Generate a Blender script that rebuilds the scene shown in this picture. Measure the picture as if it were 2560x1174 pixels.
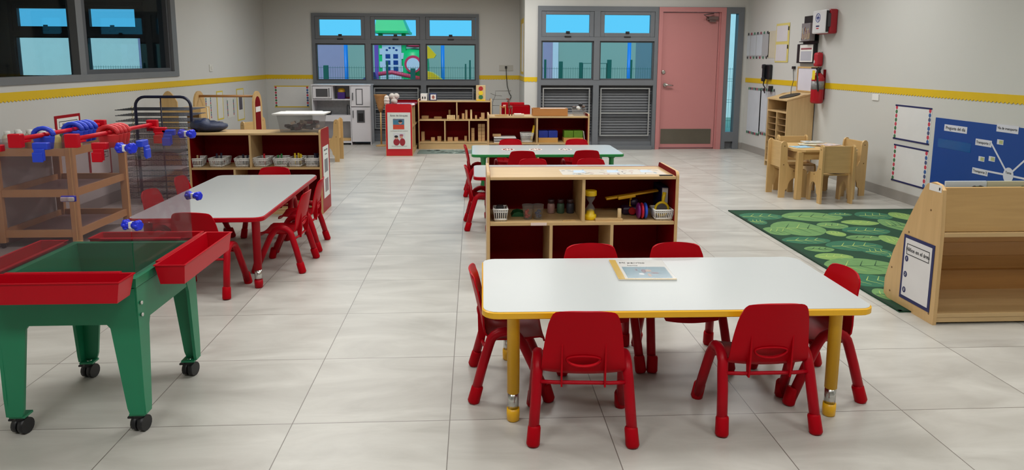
import bpy, bmesh, math, random
from mathutils import Vector, Matrix
random.seed(7)
PI = math.pi
for o in list(bpy.data.objects): bpy.data.objects.remove(o)
SC = bpy.context.scene
COL = SC.collection

# ------------------------------------------------------------------ camera
F, CYP, PIT, ROL, YAW, H = 1780.52, 430.0, .155364, -.003853, .0532513, 1.37411
cam = bpy.data.cameras.new('camera'); camo = bpy.data.objects.new('camera', cam); COL.objects.link(camo)
cam.sensor_width = 36.0; cam.sensor_fit = 'HORIZONTAL'; cam.lens = F / 2560 * 36
cam.shift_y = -(587 - CYP) / 2560
cam.clip_start = .05; cam.clip_end = 200
def raydir(u, v):
    a = (u - 1280) / F; b = -(v - CYP) / F
    c, s = math.cos(ROL), math.sin(ROL)
    x = c*a + s*b; z = -s*a + c*b; y = 1
    c, s = math.cos(PIT), math.sin(PIT)
    yr = y*c + z*s; zz = -y*s + z*c
    c, s = math.cos(YAW), math.sin(YAW)
    return Vector((c*x + s*yr, -s*x + c*yr, zz))
O = Vector((0, 0, H))
fwd = raydir(1280, CYP).normalized(); right = (raydir(2280, CYP) - raydir(1280, CYP)).normalized(); up = right.cross(fwd)
camo.matrix_world = Matrix((( right.x, up.x, -fwd.x, 0), (right.y, up.y, -fwd.y, 0), (right.z, up.z, -fwd.z, H), (0, 0, 0, 1)))
SC.camera = camo
def atY(u, v, Y): r = raydir(u, v); return O + r * (Y / r.y)      # the point of the plane y = Y seen at a pixel
def atX(u, v, X): r = raydir(u, v); return O + r * (X / r.x)
def atZ(u, v, Z): r = raydir(u, v); return O + r * ((Z - H) / r.z)

# ------------------------------------------------------------------ view, sky, sun, ceiling lamps
SC.view_settings.view_transform = 'Standard'; SC.view_settings.look = 'None'
SC.view_settings.exposure = 0.0; SC.view_settings.gamma = 1; SC.view_settings.use_curve_mapping = False
SC.cycles.max_bounces = 8; SC.cycles.transparent_max_bounces = 24; SC.cycles.caustics_reflective = False; SC.cycles.caustics_refractive = False
w = bpy.data.worlds.new('sky'); SC.world = w; w.use_nodes = True
bg = w.node_tree.nodes['Background']; bg.inputs[0].default_value = (.115, .60, .96, 1); bg.inputs[1].default_value = 1.05
sun = bpy.data.lights.new('sun', 'SUN'); sun.energy = 1.6; sun.angle = .2; sun.color = (1, .96, .88)
suno = bpy.data.objects.new('sun', sun); COL.objects.link(suno); suno.rotation_euler = (math.radians(48), 0, math.radians(-14))
LIGHTS = [(-1.6, .6), (.6, .6), (2.9, .6), (-1.6, 3.6), (.6, 3.6), (2.9, 3.6), (-1.6, 6.8), (.6, 6.8), (2.9, 6.8), (-1.6, 10.0), (.5, 9.9), (2.7, 9.5)]
for i, (x, y) in enumerate(LIGHTS):
    l = bpy.data.lights.new('ceiling_lamp', 'AREA'); l.shape = 'RECTANGLE'; l.size = 1.2; l.size_y = .6
    l.energy = (29 if y < 5 else 31) if y < 8 else 35; l.spread = math.radians(160)
    l.color = (1, .995, .975)
    lo = bpy.data.objects.new('ceiling_lamp', l); COL.objects.link(lo); lo.location = (x, y, 2.83)

# ------------------------------------------------------------------ materials
def lin(c):
    def f(v):
        v /= 255.
        return v / 12.92 if v <= .04045 else ((v + .055) / 1.055) ** 2.4
    return (f(c[0]), f(c[1]), f(c[2]), 1)
MATS = {}
def mat(name, rgb, rough=.5, metal=0, var=.06, scale=6, spec=.5, bump=0, coat=0):
    if name in MATS: return MATS[name]
    m = bpy.data.materials.new(name); m.use_nodes = True; MATS[name] = m
    nt = m.node_tree; b = nt.nodes['Principled BSDF']
    b.inputs['Roughness'].default_value = rough; b.inputs['Metallic'].default_value = metal
    b.inputs['Specular IOR Level'].default_value = spec; b.inputs['Coat Weight'].default_value = coat
    tc = nt.nodes.new('ShaderNodeTexCoord'); nz = nt.nodes.new('ShaderNodeTexNoise'); nz.inputs['Scale'].default_value = scale
    nt.links.new(tc.outputs['Object'], nz.inputs['Vector'])
    mx = nt.nodes.new('ShaderNodeMix'); mx.data_type = 'RGBA'
    c = lin(rgb); mx.inputs[6].default_value = tuple(v*(1-var) for v in c[:3]) + (1,); mx.inputs[7].default_value = tuple(min(1, v*(1+var)) for v in c[:3]) + (1,)
    nt.links.new(nz.outputs[0], mx.inputs[0]); nt.links.new(mx.outputs[2], b.inputs['Base Color'])
    if bump:
        bp = nt.nodes.new('ShaderNodeBump'); bp.inputs['Strength'].default_value = bump; bp.inputs['Distance'].default_value = .004
        n2 = nt.nodes.new('ShaderNodeTexNoise'); n2.inputs['Scale'].default_value = scale*14
        nt.links.new(tc.outputs['Object'], n2.inputs['Vector']); nt.links.new(n2.outputs[0], bp.inputs['Height']); nt.links.new(bp.outputs[0], b.inputs['Normal'])
    return m
def wood(name, rgb, axis=0, k=.16, rough=.38):
    if name in MATS: return MATS[name]
    m = mat(name, rgb, rough, var=.0); nt = m.node_tree; b = nt.nodes['Principled BSDF']
    tc = nt.nodes.new('ShaderNodeTexCoord'); mp = nt.nodes.new('ShaderNodeMapping')
    s = [14, 14, 14]; s[axis] = 1.2; mp.inputs['Scale'].default_value = s
    nt.links.new(tc.outputs['Object'], mp.inputs[0])
    n = nt.nodes.new('ShaderNodeTexNoise'); n.inputs['Scale'].default_value = 2.5; n.inputs['Detail'].default_value = 6; n.inputs['Distortion'].default_value = .6
    nt.links.new(mp.outputs[0], n.inputs['Vector'])
    mx = nt.nodes.new('ShaderNodeMix'); mx.data_type = 'RGBA'; c = lin(rgb)
    mx.inputs[6].default_value = (c[0]*(1-k), c[1]*(1-k*1.2), c[2]*(1-k*1.6), 1); mx.inputs[7].default_value = (min(1, c[0]*(1+k)), min(1, c[1]*(1+k)), c[2]*(1+k), 1)
    nt.links.new(n.outputs[0], mx.inputs[0]); nt.links.new(mx.outputs[2], b.inputs['Base Color'])
    return m
def clear(name, rgb, gloss=.05, rough=.02, ior=1.2, body=0.0, brgb=(200, 200, 200)):
    if name in MATS: return MATS[name]
    m = bpy.data.materials.new(name); m.use_nodes = True; MATS[name] = m; nt = m.node_tree; nt.nodes.clear()
    out = nt.nodes.new('ShaderNodeOutputMaterial'); tr = nt.nodes.new('ShaderNodeBsdfTransparent'); tr.inputs[0].default_value = lin(rgb)
    gl = nt.nodes.new('ShaderNodeBsdfGlossy'); gl.inputs['Roughness'].default_value = rough
    fr = nt.nodes.new('ShaderNodeLayerWeight'); fr.inputs[0].default_value = .5
    pw = nt.nodes.new('ShaderNodeMath'); pw.operation = 'POWER'; pw.inputs[1].default_value = 5; nt.links.new(fr.outputs['Facing'], pw.inputs[0])
    ad = nt.nodes.new('ShaderNodeMath'); ad.operation = 'MULTIPLY_ADD'; ad.inputs[1].default_value = ior - 1; ad.inputs[2].default_value = gloss; ad.use_clamp = True
    mx = nt.nodes.new('ShaderNodeMixShader'); nt.links.new(pw.outputs[0], ad.inputs[0]); nt.links.new(ad.outputs[0], mx.inputs[0])
    nt.links.new(tr.outputs[0], mx.inputs[1]); nt.links.new(gl.outputs[0], mx.inputs[2])
    last = mx
    if body:
        df = nt.nodes.new('ShaderNodeBsdfDiffuse'); df.inputs[0].default_value = lin(brgb)
        m2 = nt.nodes.new('ShaderNodeMixShader'); m2.inputs[0].default_value = body
        nt.links.new(mx.outputs[0], m2.inputs[1]); nt.links.new(df.outputs[0], m2.inputs[2]); last = m2
    nt.links.new(last.outputs[0], out.inputs[0])
    return m
RED = mat('red_plastic', (166, 0, 17), .42, var=.03, spec=.1)
REDM = mat('red_enamel', (160, 0, 20), .36, var=.03, spec=.18)
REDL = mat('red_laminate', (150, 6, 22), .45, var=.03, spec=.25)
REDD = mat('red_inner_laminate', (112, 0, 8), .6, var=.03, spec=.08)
WHT = mat('white_laminate', (184, 188, 188), .24, var=.01, spec=.35)
YEL = mat('yellow_enamel', (226, 170, 20), .35, var=.03)
GRNE = mat('green_edge', (24, 128, 62), .4, var=.03)
CHR = mat('chrome', (200, 200, 196), .22, 1, .02)
WOODX = wood('birch_x', (196, 166, 120), 0)
WOODY = wood('birch_y', (196, 166, 120), 1)
WOODZ = wood('birch_z', (196, 166, 120), 2)
MAPZ = wood('maple_z', (200, 166, 112), 2)
MAPX = wood('maple_x', (200, 166, 112), 0)
EDGE = mat('wood_edge', (196, 162, 112), .4, var=.08, scale=30)
WALL = mat('wall_paint', (196, 196, 192), .55, var=.012, scale=2, bump=.03)
GREY = mat('grey_aluminium', (104, 108, 113), .42, 0, .04)
GREYD = mat('dark_grey_aluminium', (74, 76, 80), .5, 0, .04)
SILV = mat('pale_aluminium', (158, 160, 160), .35, .3, .03)
BLACK = mat('black_plastic', (18, 18, 22), .45)
WPL = mat('white_plastic', (225, 225, 222), .4, var=.02)
PAPER = mat('paper', (222, 220, 216), .6, var=.015)
BLUEP = mat('blue_plastic', (28, 48, 215), .3)
BLUEB = mat('blue_board_paper', (0, 62, 140), .5, var=.08, scale=1.5)
NAVY = mat('navy', (22, 28, 84), .5)
GRNP = mat('green_tub_plastic', (22, 122, 84), .42, var=.14, scale=5)
PINK = mat('pink_paint', (184, 122, 121), .42, var=.03, scale=1)
YPAP = mat('yellow_border_paper', (214, 178, 8), .5, var=.04)
INK = mat('ink', (30, 30, 36), .6)
BASE = mat('baseboard_tile', (150, 146, 140), .35, var=.05)
KITW = mat('white_board', (205, 205, 210), .4, var=.02)
PLEX = clear('plexiglass', (243, 238, 240), .012, .03, 1.3, .035, (175, 160, 165))
GLASS = clear('window_glass', (250, 253, 253), .006, .01, 1.3)
GLASSD = clear('tinted_glass', (226, 234, 238), .02, .01, 1.5)
CLRP = clear('clear_plastic', (235, 235, 235), .02, .1, 1.3, .14, (205, 205, 205))

# ------------------------------------------------------------------ mesh builder
class MB:
    def __init__(s): s.bm = bmesh.new(); s.mi = 0
    def _f(s, vs):
        try:
            f = s.bm.faces.new(vs); f.material_index = s.mi; return f
        except ValueError: return None
    def box(s, x0, x1, y0, y1, z0, z1, mi=None, bev=0, M=None):
        if mi is not None: s.mi = mi
        v = [s.bm.verts.new((x, y, z)) for x in (x0, x1) for y in (y0, y1) for z in (z0, z1)]
        fs = [s._f([v[i] for i in q]) for q in ((0,1,3,2),(4,6,7,5),(0,4,5,1),(2,3,7,6),(0,2,6,4),(1,5,7,3))]
        if bev:
            es = {e for f in fs for e in f.edges}
            r = bmesh.ops.bevel(s.bm, geom=list(es), offset=bev, segments=2, affect='EDGES', profile=.5)
            nv = {q for f in r['faces'] for q in f.verts}
            for f in r['faces']: f.material_index = s.mi
            nv |= {q for q in v if q.is_valid}
            v = list(nv)
        if M is not None:
            for q in v: q.co = M @ q.co
        return s
    def prism(s, pts, fr, mi=None):
        """pts: 2-D outline; fr(a,b,t) -> 3-D with t in (0,1)"""
        if mi is not None: s.mi = mi
        A = [s.bm.verts.new(fr(a, b, 0)) for a, b in pts]; B = [s.bm.verts.new(fr(a, b, 1)) for a, b in pts]
        s._f(A); s._f(B[::-1]); n = len(pts)
        for i in range(n): s._f([A[i], B[i], B[(i+1) % n], A[(i+1) % n]][::-1])
        return s
    def slab(s, pts, z0, z1, mi=None): return s.prism(pts, lambda a, b, t: (a, b, z0 + (z1-z0)*t), mi)
    def wallx(s, pts, x0, x1, mi=None): return s.prism(pts, lambda a, b, t: (x0 + (x1-x0)*t, a, b), mi)   # outline in (y,z)
    def wally(s, pts, y0, y1, mi=None): return s.prism(pts, lambda a, b, t: (a, y0 + (y1-y0)*t, b), mi)   # outline in (x,z)
    def tube(s, path, r, seg=10, mi=None, cap=True):
        if mi is not None: s.mi = mi
        P = [Vector(p) for p in path]; n = len(P); R = r if isinstance(r, (list, tuple)) else [r]*n
        rings = []; prev = None
        for i, p in enumerate(P):
            t = (P[min(i+1, n-1)] - P[max(i-1, 0)]).normalized()
            if prev is None:
                a = Vector((0, 0, 1)) if abs(t.z) < .9 else Vector((1, 0, 0)); u = t.cross(a).normalized()
            else: u = (prev - t*prev.dot(t)).normalized()
            prev = u; v = t.cross(u)
            rings.append([s.bm.verts.new(p + (u*math.cos(2*PI*k/seg) + v*math.sin(2*PI*k/seg))*R[i]) for k in range(seg)])
        for i in range(n-1):
            for k in range(seg):
                f = s._f([rings[i][k], rings[i][(k+1) % seg], rings[i+1][(k+1) % seg], rings[i+1][k]])
                if f: f.smooth = True
        if cap: s._f(rings[0][::-1]); s._f(rings[-1])
        return s
    def lathe(s, prof, c=(0,0,0), seg=20, mi=None, sx=1, sy=1):
        if mi is not None: s.mi = mi
        rings = []
        for r, z in prof:
            rings.append([s.bm.verts.new((c[0] + sx*r*math.cos(2*PI*k/seg), c[1] + sy*r*math.sin(2*PI*k/seg), c[2] + z)) for k in range(seg)])
        for i in range(len(prof)-1):
            for k in range(seg):
                f = s._f([rings[i][k], rings[i][(k+1) % seg], rings[i+1][(k+1) % seg], rings[i+1][k]])
                if f: f.smooth = True
        if prof[0][0] > 1e-5: s._f(rings[0][::-1])
        if prof[-1][0] > 1e-5: s._f(rings[-1])
        return s
    def ball(s, c, rx, ry=None, rz=None, mi=None, seg=14):
        ry = ry or rx; rz = rz or rx
        pr = [(max(1e-6, math.sin(PI*i/10)), -math.cos(PI*i/10)*rz) for i in range(11)]
        if mi is not None: s.mi = mi
        rings = [[s.bm.verts.new((c[0]+rx*a*math.cos(2*PI*k/seg), c[1]+ry*a*math.sin(2*PI*k/seg), c[2]+z)) for k in range(seg)] for a, z in pr]
        for i in range(10):
            for k in range(seg):
                f = s._f([rings[i][k], rings[i][(k+1) % seg], rings[i+1][(k+1) % seg], rings[i+1][k]])
                if f: f.smooth = True
        return s
    def mesh(s, name, mats):
        bmesh.ops.recalc_face_normals(s.bm, faces=s.bm.faces)
        me = bpy.data.meshes.new(name); s.bm.to_mesh(me); s.bm.free()
        for m in (mats if isinstance(mats, (list, tuple)) else [mats]): me.materials.append(m)
        return me
    def build(s, name, mats, parent=None, label=None):
        o = bpy.data.objects.new(name, s.mesh(name, mats)); COL.objects.link(o)
        if parent: o.parent = parent
        if label: o['label'] = label
        return o
def thing(name, label, cat, loc=(0,0,0), rz=0, group=None):
    o = bpy.data.objects.new(name, None); o.empty_display_size = .05; COL.objects.link(o)
    o.location = loc; o.rotation_euler = (0, 0, rz); tag(o, label, cat, group); return o
def tag(o, label, cat, group=None):
    o['label'] = label; o['category'] = cat
    if group: o['group'] = group
    return o
def solo(mb, name, mats, label, cat, loc=(0,0,0), rz=0, group=None):
    o = mb.build(name, mats); o.location = loc; o.rotation_euler = (0, 0, rz); return tag(o, label, cat, group)
def struct(o): o['kind'] = 'structure'; return o
def copy_tree(o, parent=None):
    c = o.copy(); COL.objects.link(c); c.parent = parent
    for ch in [q for q in bpy.data.objects if q.parent == o]: copy_tree(ch, c)
    return c
def dup(o, loc, rz, label, group=None):
    c = copy_tree(o); c.location = loc; c.rotation_euler = (0, 0, rz); c['label'] = label
    if group: c['group'] = group
    return c
def rrect(x0, x1, y0, y1, r, n=5):
    pts = []
    for cx, cy, a0 in ((x1-r, y1-r, 0), (x0+r, y1-r, PI/2), (x0+r, y0+r, PI), (x1-r, y0+r, 3*PI/2)):
        for i in range(n+1):
            a = a0 + PI/2*i/n; pts.append((cx + r*math.cos(a), cy + r*math.sin(a)))
    return pts
def ell(cx, cy, a, b, n=24, rot=0):
    return [(cx + a*math.cos(t)*math.cos(rot) - b*math.sin(t)*math.sin(rot), cy + a*math.cos(t)*math.sin(rot) + b*math.sin(t)*math.cos(rot)) for t in [2*PI*k/n for k in range(n)]]
def boolcut(me, cutter):
    a = bpy.data.objects.new('tmp_a', me); b = bpy.data.objects.new('tmp_b', cutter)
    COL.objects.link(a); COL.objects.link(b)
    md = a.modifiers.new('b', 'BOOLEAN'); md.operation = 'DIFFERENCE'; md.object = b; md.solver = 'EXACT'
    dg = bpy.context.evaluated_depsgraph_get(); r = bpy.data.meshes.new_from_object(a.evaluated_get(dg))
    bpy.data.objects.remove(a); bpy.data.objects.remove(b); return r
def text(s, size, loc, rot, m, parent=None, name='lettering', depth=.0006, align='CENTER', sx=1):
    c = bpy.data.curves.new(name, 'FONT'); c.body = s; c.size = size; c.align_x = align; c.align_y = 'CENTER'; c.extrude = depth
    o = bpy.data.objects.new('tmp', c); COL.objects.link(o); dg = bpy.context.evaluated_depsgraph_get(); dg.update()
    me = bpy.data.meshes.new_from_object(o.evaluated_get(dg)); bpy.data.objects.remove(o)
    me.materials.clear(); me.materials.append(m)
    t = bpy.data.objects.new(name, me); COL.objects.link(t); t.location = loc; t.rotation_euler = rot; t.scale = (sx, 1, 1)
    if parent: t.parent = parent
    return t
RXW = (PI/2, 0, -PI/2)      # text on the right wall, read from inside
RYW = (PI/2, 0, 0)          # text facing -Y
RLW = (PI/2, 0, PI/2)       # text facing +X

# ------------------------------------------------------------------ room shell
def cells(u0, u1, z0, z1, holes):
    us = sorted({u0, u1} | {h[0] for h in holes} | {h[1] for h in holes}); zs = sorted({z0, z1} | {h[2] for h in holes} | {h[3] for h in holes})
    for a, b in zip(us, us[1:]):
        for c, d in zip(zs, zs[1:]):
            m, n = (a+b)/2, (c+d)/2
            if not any(h[0] < m < h[1] and h[2] < n < h[3] for h in holes): yield a, b, c, d
XL, XR, YB, YR, CZ, Y0 = -3.5, 4.25, 12.3, 11.05, 2.9, -2.2
XS = .775
def floor_material():
    m = bpy.data.materials.new('floor_tiles'); m.use_nodes = True; nt = m.node_tree; N = nt.nodes; L = nt.links; b = N['Principled BSDF']
    geo = N.new('ShaderNodeNewGeometry'); sp = N.new('ShaderNodeSeparateXYZ'); L.new(geo.outputs['Position'], sp.inputs[0])
    def math_(op, a, b_=None, c=None):
        n = N.new('ShaderNodeMath'); n.operation = op
        for i, q in enumerate((a, b_, c)):
            if q is None: continue
            if isinstance(q, (int, float)): n.inputs[i].default_value = q
            else: L.new(q, n.inputs[i])
        return n.outputs[0]
    T = .6; ox, oy = -.0994, 2.5812
    gx = math_('DIVIDE', math_('SUBTRACT', sp.outputs[0], ox), T); gy = math_('DIVIDE', math_('SUBTRACT', sp.outputs[1], oy), T)
    def line(g):
        f = math_('FRACT', g); d = math_('MINIMUM', f, math_('SUBTRACT', 1, f)); return math_('LESS_THAN', d, .0030)
    gr = math_('MAXIMUM', line(gx), line(gy))
    cb = N.new('ShaderNodeCombineXYZ'); L.new(math_('FLOOR', gx), cb.inputs[0]); L.new(math_('FLOOR', gy), cb.inputs[1])
    wn = N.new('ShaderNodeTexWhiteNoise'); wn.noise_dimensions = '2D'; L.new(cb.outputs[0], wn.inputs['Vector'])
    mp = N.new('ShaderNodeMapping'); mp.inputs['Rotation'].default_value = (0, 0, .6); mp.inputs['Scale'].default_value = (1.1, 3.4, 1)
    va = N.new('ShaderNodeVectorMath'); va.operation = 'MULTIPLY_ADD'; L.new(wn.outputs['Color'], va.inputs[0]); va.inputs[1].default_value = (9, 9, 0); L.new(geo.outputs['Position'], va.inputs[2])
    L.new(va.outputs[0], mp.inputs[0])
    nz = N.new('ShaderNodeTexNoise'); nz.inputs['Scale'].default_value = 1.6; nz.inputs['Detail'].default_value = 7; nz.inputs['Roughness'].default_value = .6; nz.inputs['Distortion'].default_value = .8
    L.new(mp.outputs[0], nz.inputs['Vector'])
    cr = N.new('ShaderNodeValToRGB'); L.new(nz.outputs[0], cr.inputs[0])
    cr.color_ramp.elements[0].position = .3; cr.color_ramp.elements[0].color = lin((168, 165, 158)); cr.color_ramp.elements[1].position = .72; cr.color_ramp.elements[1].color = lin((194, 192, 185))
    mx = N.new('ShaderNodeMix'); mx.data_type = 'RGBA'; L.new(gr, mx.inputs[0]); L.new(cr.outputs[0], mx.inputs[6]); mx.inputs[7].default_value = lin((112, 106, 100))
    L.new(mx.outputs[2], b.inputs['Base Color']); b.inputs['Roughness'].default_value = .3; b.inputs['Specular IOR Level'].default_value = .5
    r = N.new('ShaderNodeMapRange'); L.new(nz.outputs[0], r.inputs[0]); r.inputs[3].default_value = .24; r.inputs[4].default_value = .42; L.new(r.outputs[0], b.inputs['Roughness'])
    return m
FLOORM = floor_material()
struct(MB().box(XL-4.6, XR+.2, Y0-.2, YB+.2, -.12, 0).build('floor', FLOORM))
CEIL = struct(MB().box(XL-4.6, XR+.2, Y0-.2, YB+.2, CZ, CZ+.15).build('ceiling', mat('ceiling_paint', (225, 224, 218), .7)))
for x, y in LIGHTS: MB().box(x-.62, x+.62, y-.32, y+.32, 2.84, CZ).build('lamp_housing', WPL, CEIL)
WLH = (3.2, 8.72, 1.175, 2.6)
mb = MB()
for a, b, c, d in cells(Y0, YB+.2, 0, CZ, [WLH]): mb.box(XL-.18, XL, a, b, c, d)
struct(mb.build('wall_left', WALL))
struct(MB().box(XR, XR+.2, Y0, YR+.2, 0, CZ).build('wall_right', WALL))
struct(MB().box(XL-4.6, XR+.2, Y0-.2, Y0, 0, CZ).build('wall_front', WALL))
W2 = (-2.71, .085, 0, 2.142); W3 = (.975, 4.172, 0, 2.195)
mb = MB()
for a, b, c, d in cells(XL-.18, XS, 0, CZ, [W2]): mb.box(a, b, YB, YB+.2, c, d)
for a, b, c, d in cells(XS, XR+.2, 0, CZ, [W3]): mb.box(a, b, YR, YR+.2, c, d)
mb.box(XS, XS+.2, YR+.2, YB+.2, 0, CZ)
struct(mb.build('wall_back', WALL))
# neighbouring room seen through the left window
W4 = (-6.78, -4.86, 0, 2.2)
mb = MB()
for a, b, c, d in cells(XL-4.4, XL-.18, 0, CZ, [W4]): mb.box(a, b, 11, 11.2, c, d)
mb.box(XL-4.6, XL-4.4, Y0, 11.2, 0, CZ)
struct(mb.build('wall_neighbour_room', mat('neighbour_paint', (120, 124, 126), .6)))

# baseboards
struct(MB().box(XR-.012, XR, Y0, YR, 0, .1).build('baseboard_right', BASE))
struct(MB().box(XL, XL+.012, Y0, YB, 0, .1).build('baseboard_left', BASE))
mb = MB().box(XL+.012, W2[0], YB-.012, YB, 0, .1).box(W2[1], XS-.012, YB-.012, YB, 0, .1).box(XS-.012, XS, YR, YB, 0, .1).box(XS-.012, W3[0], YR-.012, YR, 0, .1).box(W3[1], XR-.012, YR-.012, YR, 0, .1)
struct(mb.build('baseboard_back', BASE))

# yellow scalloped borders
def scallop(u0, u1, z0=1.048, z1=1.122, p=.045):
    pts = [(u0, z1)]; n = max(1, round((u1-u0)/p)); p = (u1-u0)/n
    low = []
    for i in range(n):
        for k in range(4):
            t = k/4.; low.append((u0 + (i+t)*p, z0 + .014*(1-math.sin(PI*t))))
    low.append((u1, z0+.014)); return [(u0, z1)] + low + [(u1, z1)]
struct(MB().wallx(scallop(1.5, YB-.005), XL+.001, XL+.004).build('trim_1', YPAP))
struct(MB().wally(scallop(XL+.005, W2[0]-.002), YB-.004, YB-.001).build('trim_2', YPAP))
struct(MB().wally(scallop(W2[1]+.002, XS-.005), YB-.004, YB-.001).build('trim_3', YPAP))
struct(MB().wallx(scallop(YR, YB-.005), XS-.004, XS-.001).build('trim_4', YPAP))
struct(MB().wally(scallop(XS-.004, W3[0]-.002), YR-.004, YR-.001).build('trim_5', YPAP))
struct(MB().wallx(scallop(1.5, YR-.005), XR-.004, XR-.001).build('trim_6', YPAP))

# ------------------------------------------------------------------ aluminium window units
def window_unit(name, x0, x1, y, bays, ztop, zm0, zm1, zg0, zlv, glass=GLASS, louvre=True, fm=GREY):
    """bays: mullion centres; rows: louvre 0..zlv, fixed pane zg0..zm0, awning zm1..ztop"""
    fr = MB(); d0, d1 = y-.03, y+.11; w_ = .055
    fr.box(x0, x0+w_, d0, d1, 0, ztop).box(x1-w_, x1, d0, d1, 0, ztop).box(x0+w_, x1-w_, d0, d1, ztop-.05, ztop)
    fr.box(x0+w_, x1-w_, d0, d1, zm0, zm1).box(x0+w_, x1-w_, d0, d1, zlv, zg0)
    edges = [x0] + bays + [x1]
    for c in bays:
        for (a, b) in ((0, zlv), (zg0, zm0), (zm1, ztop-.05)): fr.box(c-.045, c+.045, d0-.005, d1, a, b)
    fr.box(x0+w_, x1-w_, d0-.04, d1, 0, .06); fr.box(x0+w_, x1-w_, d0+.03, d1, .06, .12); 
    F_ = fr.build(name, fm); struct(F_)
    for i in range(len(edges)-1):
        a = edges[i] + (.055 if i == 0 else .045); b = edges[i+1] - (.055 if i == len(edges)-2 else .045)
        MB().box(a, b, y+.03, y+.036, zg0, zm0).build('pane', glass, F_)
        bd = MB()
        for q in ((a, a+.022, zg0, zm0), (b-.022, b, zg0, zm0), (a+.022, b-.022, zg0, zg0+.022), (a+.022, b-.022, zm0-.022, zm0)): bd.box(q[0], q[1], y-.005, y+.05, q[2], q[3])
        bd.build('glazing_bead', GREYD, F_)
        s = MB(); t = .07; z0, z1 = zm1+.001, ztop-.051
        for q in ((a+.001, a+t, z0, z1), (b-t, b-.001, z0, z1), (a+t, b-t, z0, z0+.062), (a+t, b-t, z1-.05, z1)): s.box(q[0], q[1], y-.02, y+.05, q[2], q[3], bev=.004)
        sa = s.build('awning_sash', fm, F_)
        MB().box(a+t, b-t, y+.02, y+.026, z0+.062, z1-.05).build('pane', glass, sa)
        cx = (a+b)/2; MB().box(cx-.05, cx+.05, y-.04, y-.02, zm1-.008, zm1+.014, bev=.004).box(cx-.03, cx+.03, y-.035, y-.02, zm1+.05, zm1+.085, bev=.003).build('handle', BLACK, sa)
        if louvre:
            lv = MB(); zt = zlv-.02; zb = .2
            lv.box(a, b, y+.02, y+.1, .12, zb).box(a, b, y+.02, y+.1, zt, zlv)
            n = 18
            for k in range(n):
                z = zb + (zt-zb)*(k+.5)/n
                lv.box(-.5*(b-a), .5*(b-a), -.003, .003, -.024, .024, M=Matrix.Translation(((a+b)/2, y+.055, z)) @ Matrix.Rotation(-.42, 4, 'X'))
            lvo = lv.build('louvre', mat('louvre_grey', (88, 90, 94), .55), F_)
            sf = MB()
            z_m = (zb+zt)/2 - .03
            for q in ((a+.03, a+.048, zb+.01, zt-.02), (b-.06, b-.042, zb+.01, zt-.02), (a+.048, b-.06, zt-.038, zt-.02), (a+.048, b-.06, zb+.01, zb+.028), (a+.048, b-.06, z_m, z_m+.02)): sf.box(q[0], q[1], y-.01, y+.012, q[2], q[3])
            sf.build('screen_frame', SILV, lvo)
            MB().box(b-.036, b-.02, y-.03, y-.005, zt-.25, zt-.1, bev=.004).build('latch', BLACK, lvo)
    return F_
window_unit('window_2', W2[0], W2[1], YB, [-1.777, -.86], 2.142, 1.645, 1.715, 1.03, .952)
window_unit('window_3', .975, 2.835, YR, [1.885], 2.17, 1.675, 1.735, 1.08, 1.0)
window_unit('window_4', W4[0], W4[1], 11, [-5.75], 2.2, 1.70, 1.78, 1.11, 1.0)
# sidelight beside the door
fr = MB(); sx0, sx1 = 3.885, 4.172
fr.box(sx0, sx0+.07, YR-.03, YR+.1, 0, 2.195).box(sx1-.09, sx1, YR-.03, YR+.1, 0, 2.195).box(sx0+.07, sx1-.09, YR-.03, YR+.1, 2.1, 2.195).box(sx0+.07, sx1-.09, YR-.03, YR+.1, .12, .27).box(sx0+.07, sx1-.09, YR+.03, YR+.1, 0, .12)
so = struct(fr.build('window_5', GREY)); MB().box(sx0+.07, sx1-.09, YR+.03, YR+.036, .27, 2.1).build('pane', GLASS, so)
# fill above window 3
fr = MB().box(2.835, 3.885, YR-.02, YR+.1, 2.19, 2.195).box(.975, 2.835, YR-.03, YR+.1, 2.17, 2.195); struct(fr.build('trim_7', GREY))
# left wall window, looking into the neighbouring room
fr = MB(); y0, y1, z0, z1 = WLH; xa, xb = XL-.1, XL+.012
fr.box(xa, xb, y0, y0+.07, z0, z1).box(xa, xb, y1-.13, y1, z0, z1).box(xa, xb, y0+.07, y1-.13, z0, z0+.06).box(xa, xb, y0+.07, y1-.13, z1-.05, z1)
fr.box(xa+.02, xb-.01, 6.6, 6.66, z0+.06, z1-.05).box(xa, xb-.03, 6.66, 6.74, z0+.06, z1-.05).box(xa+.01, xb+.01, 4.86, 4.94, z0+.06, z1-.05)
w1 = struct(fr.build('window_1', mat('mid_grey_aluminium', (112, 114, 116), .42)))
sb = MB().box(xa-.02, xb-.03, 6.74, 6.79, z0+.06, z1-.05).box(xa-.02, xb-.03, y1-.18, y1-.13, z0+.06, z1-.05).box(xa-.02, xb-.03, 6.79, y1-.18, z0+.06, z0+.1)
sb.build('sash', GREYD, w1)
for a, b in ((y0+.07, 4.86), (4.94, 6.6), (6.79, y1-.18)): MB().box(XL-.07, XL-.064, a, b, z0+.06, z1-.05).build('pane', GLASSD, w1)

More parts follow.
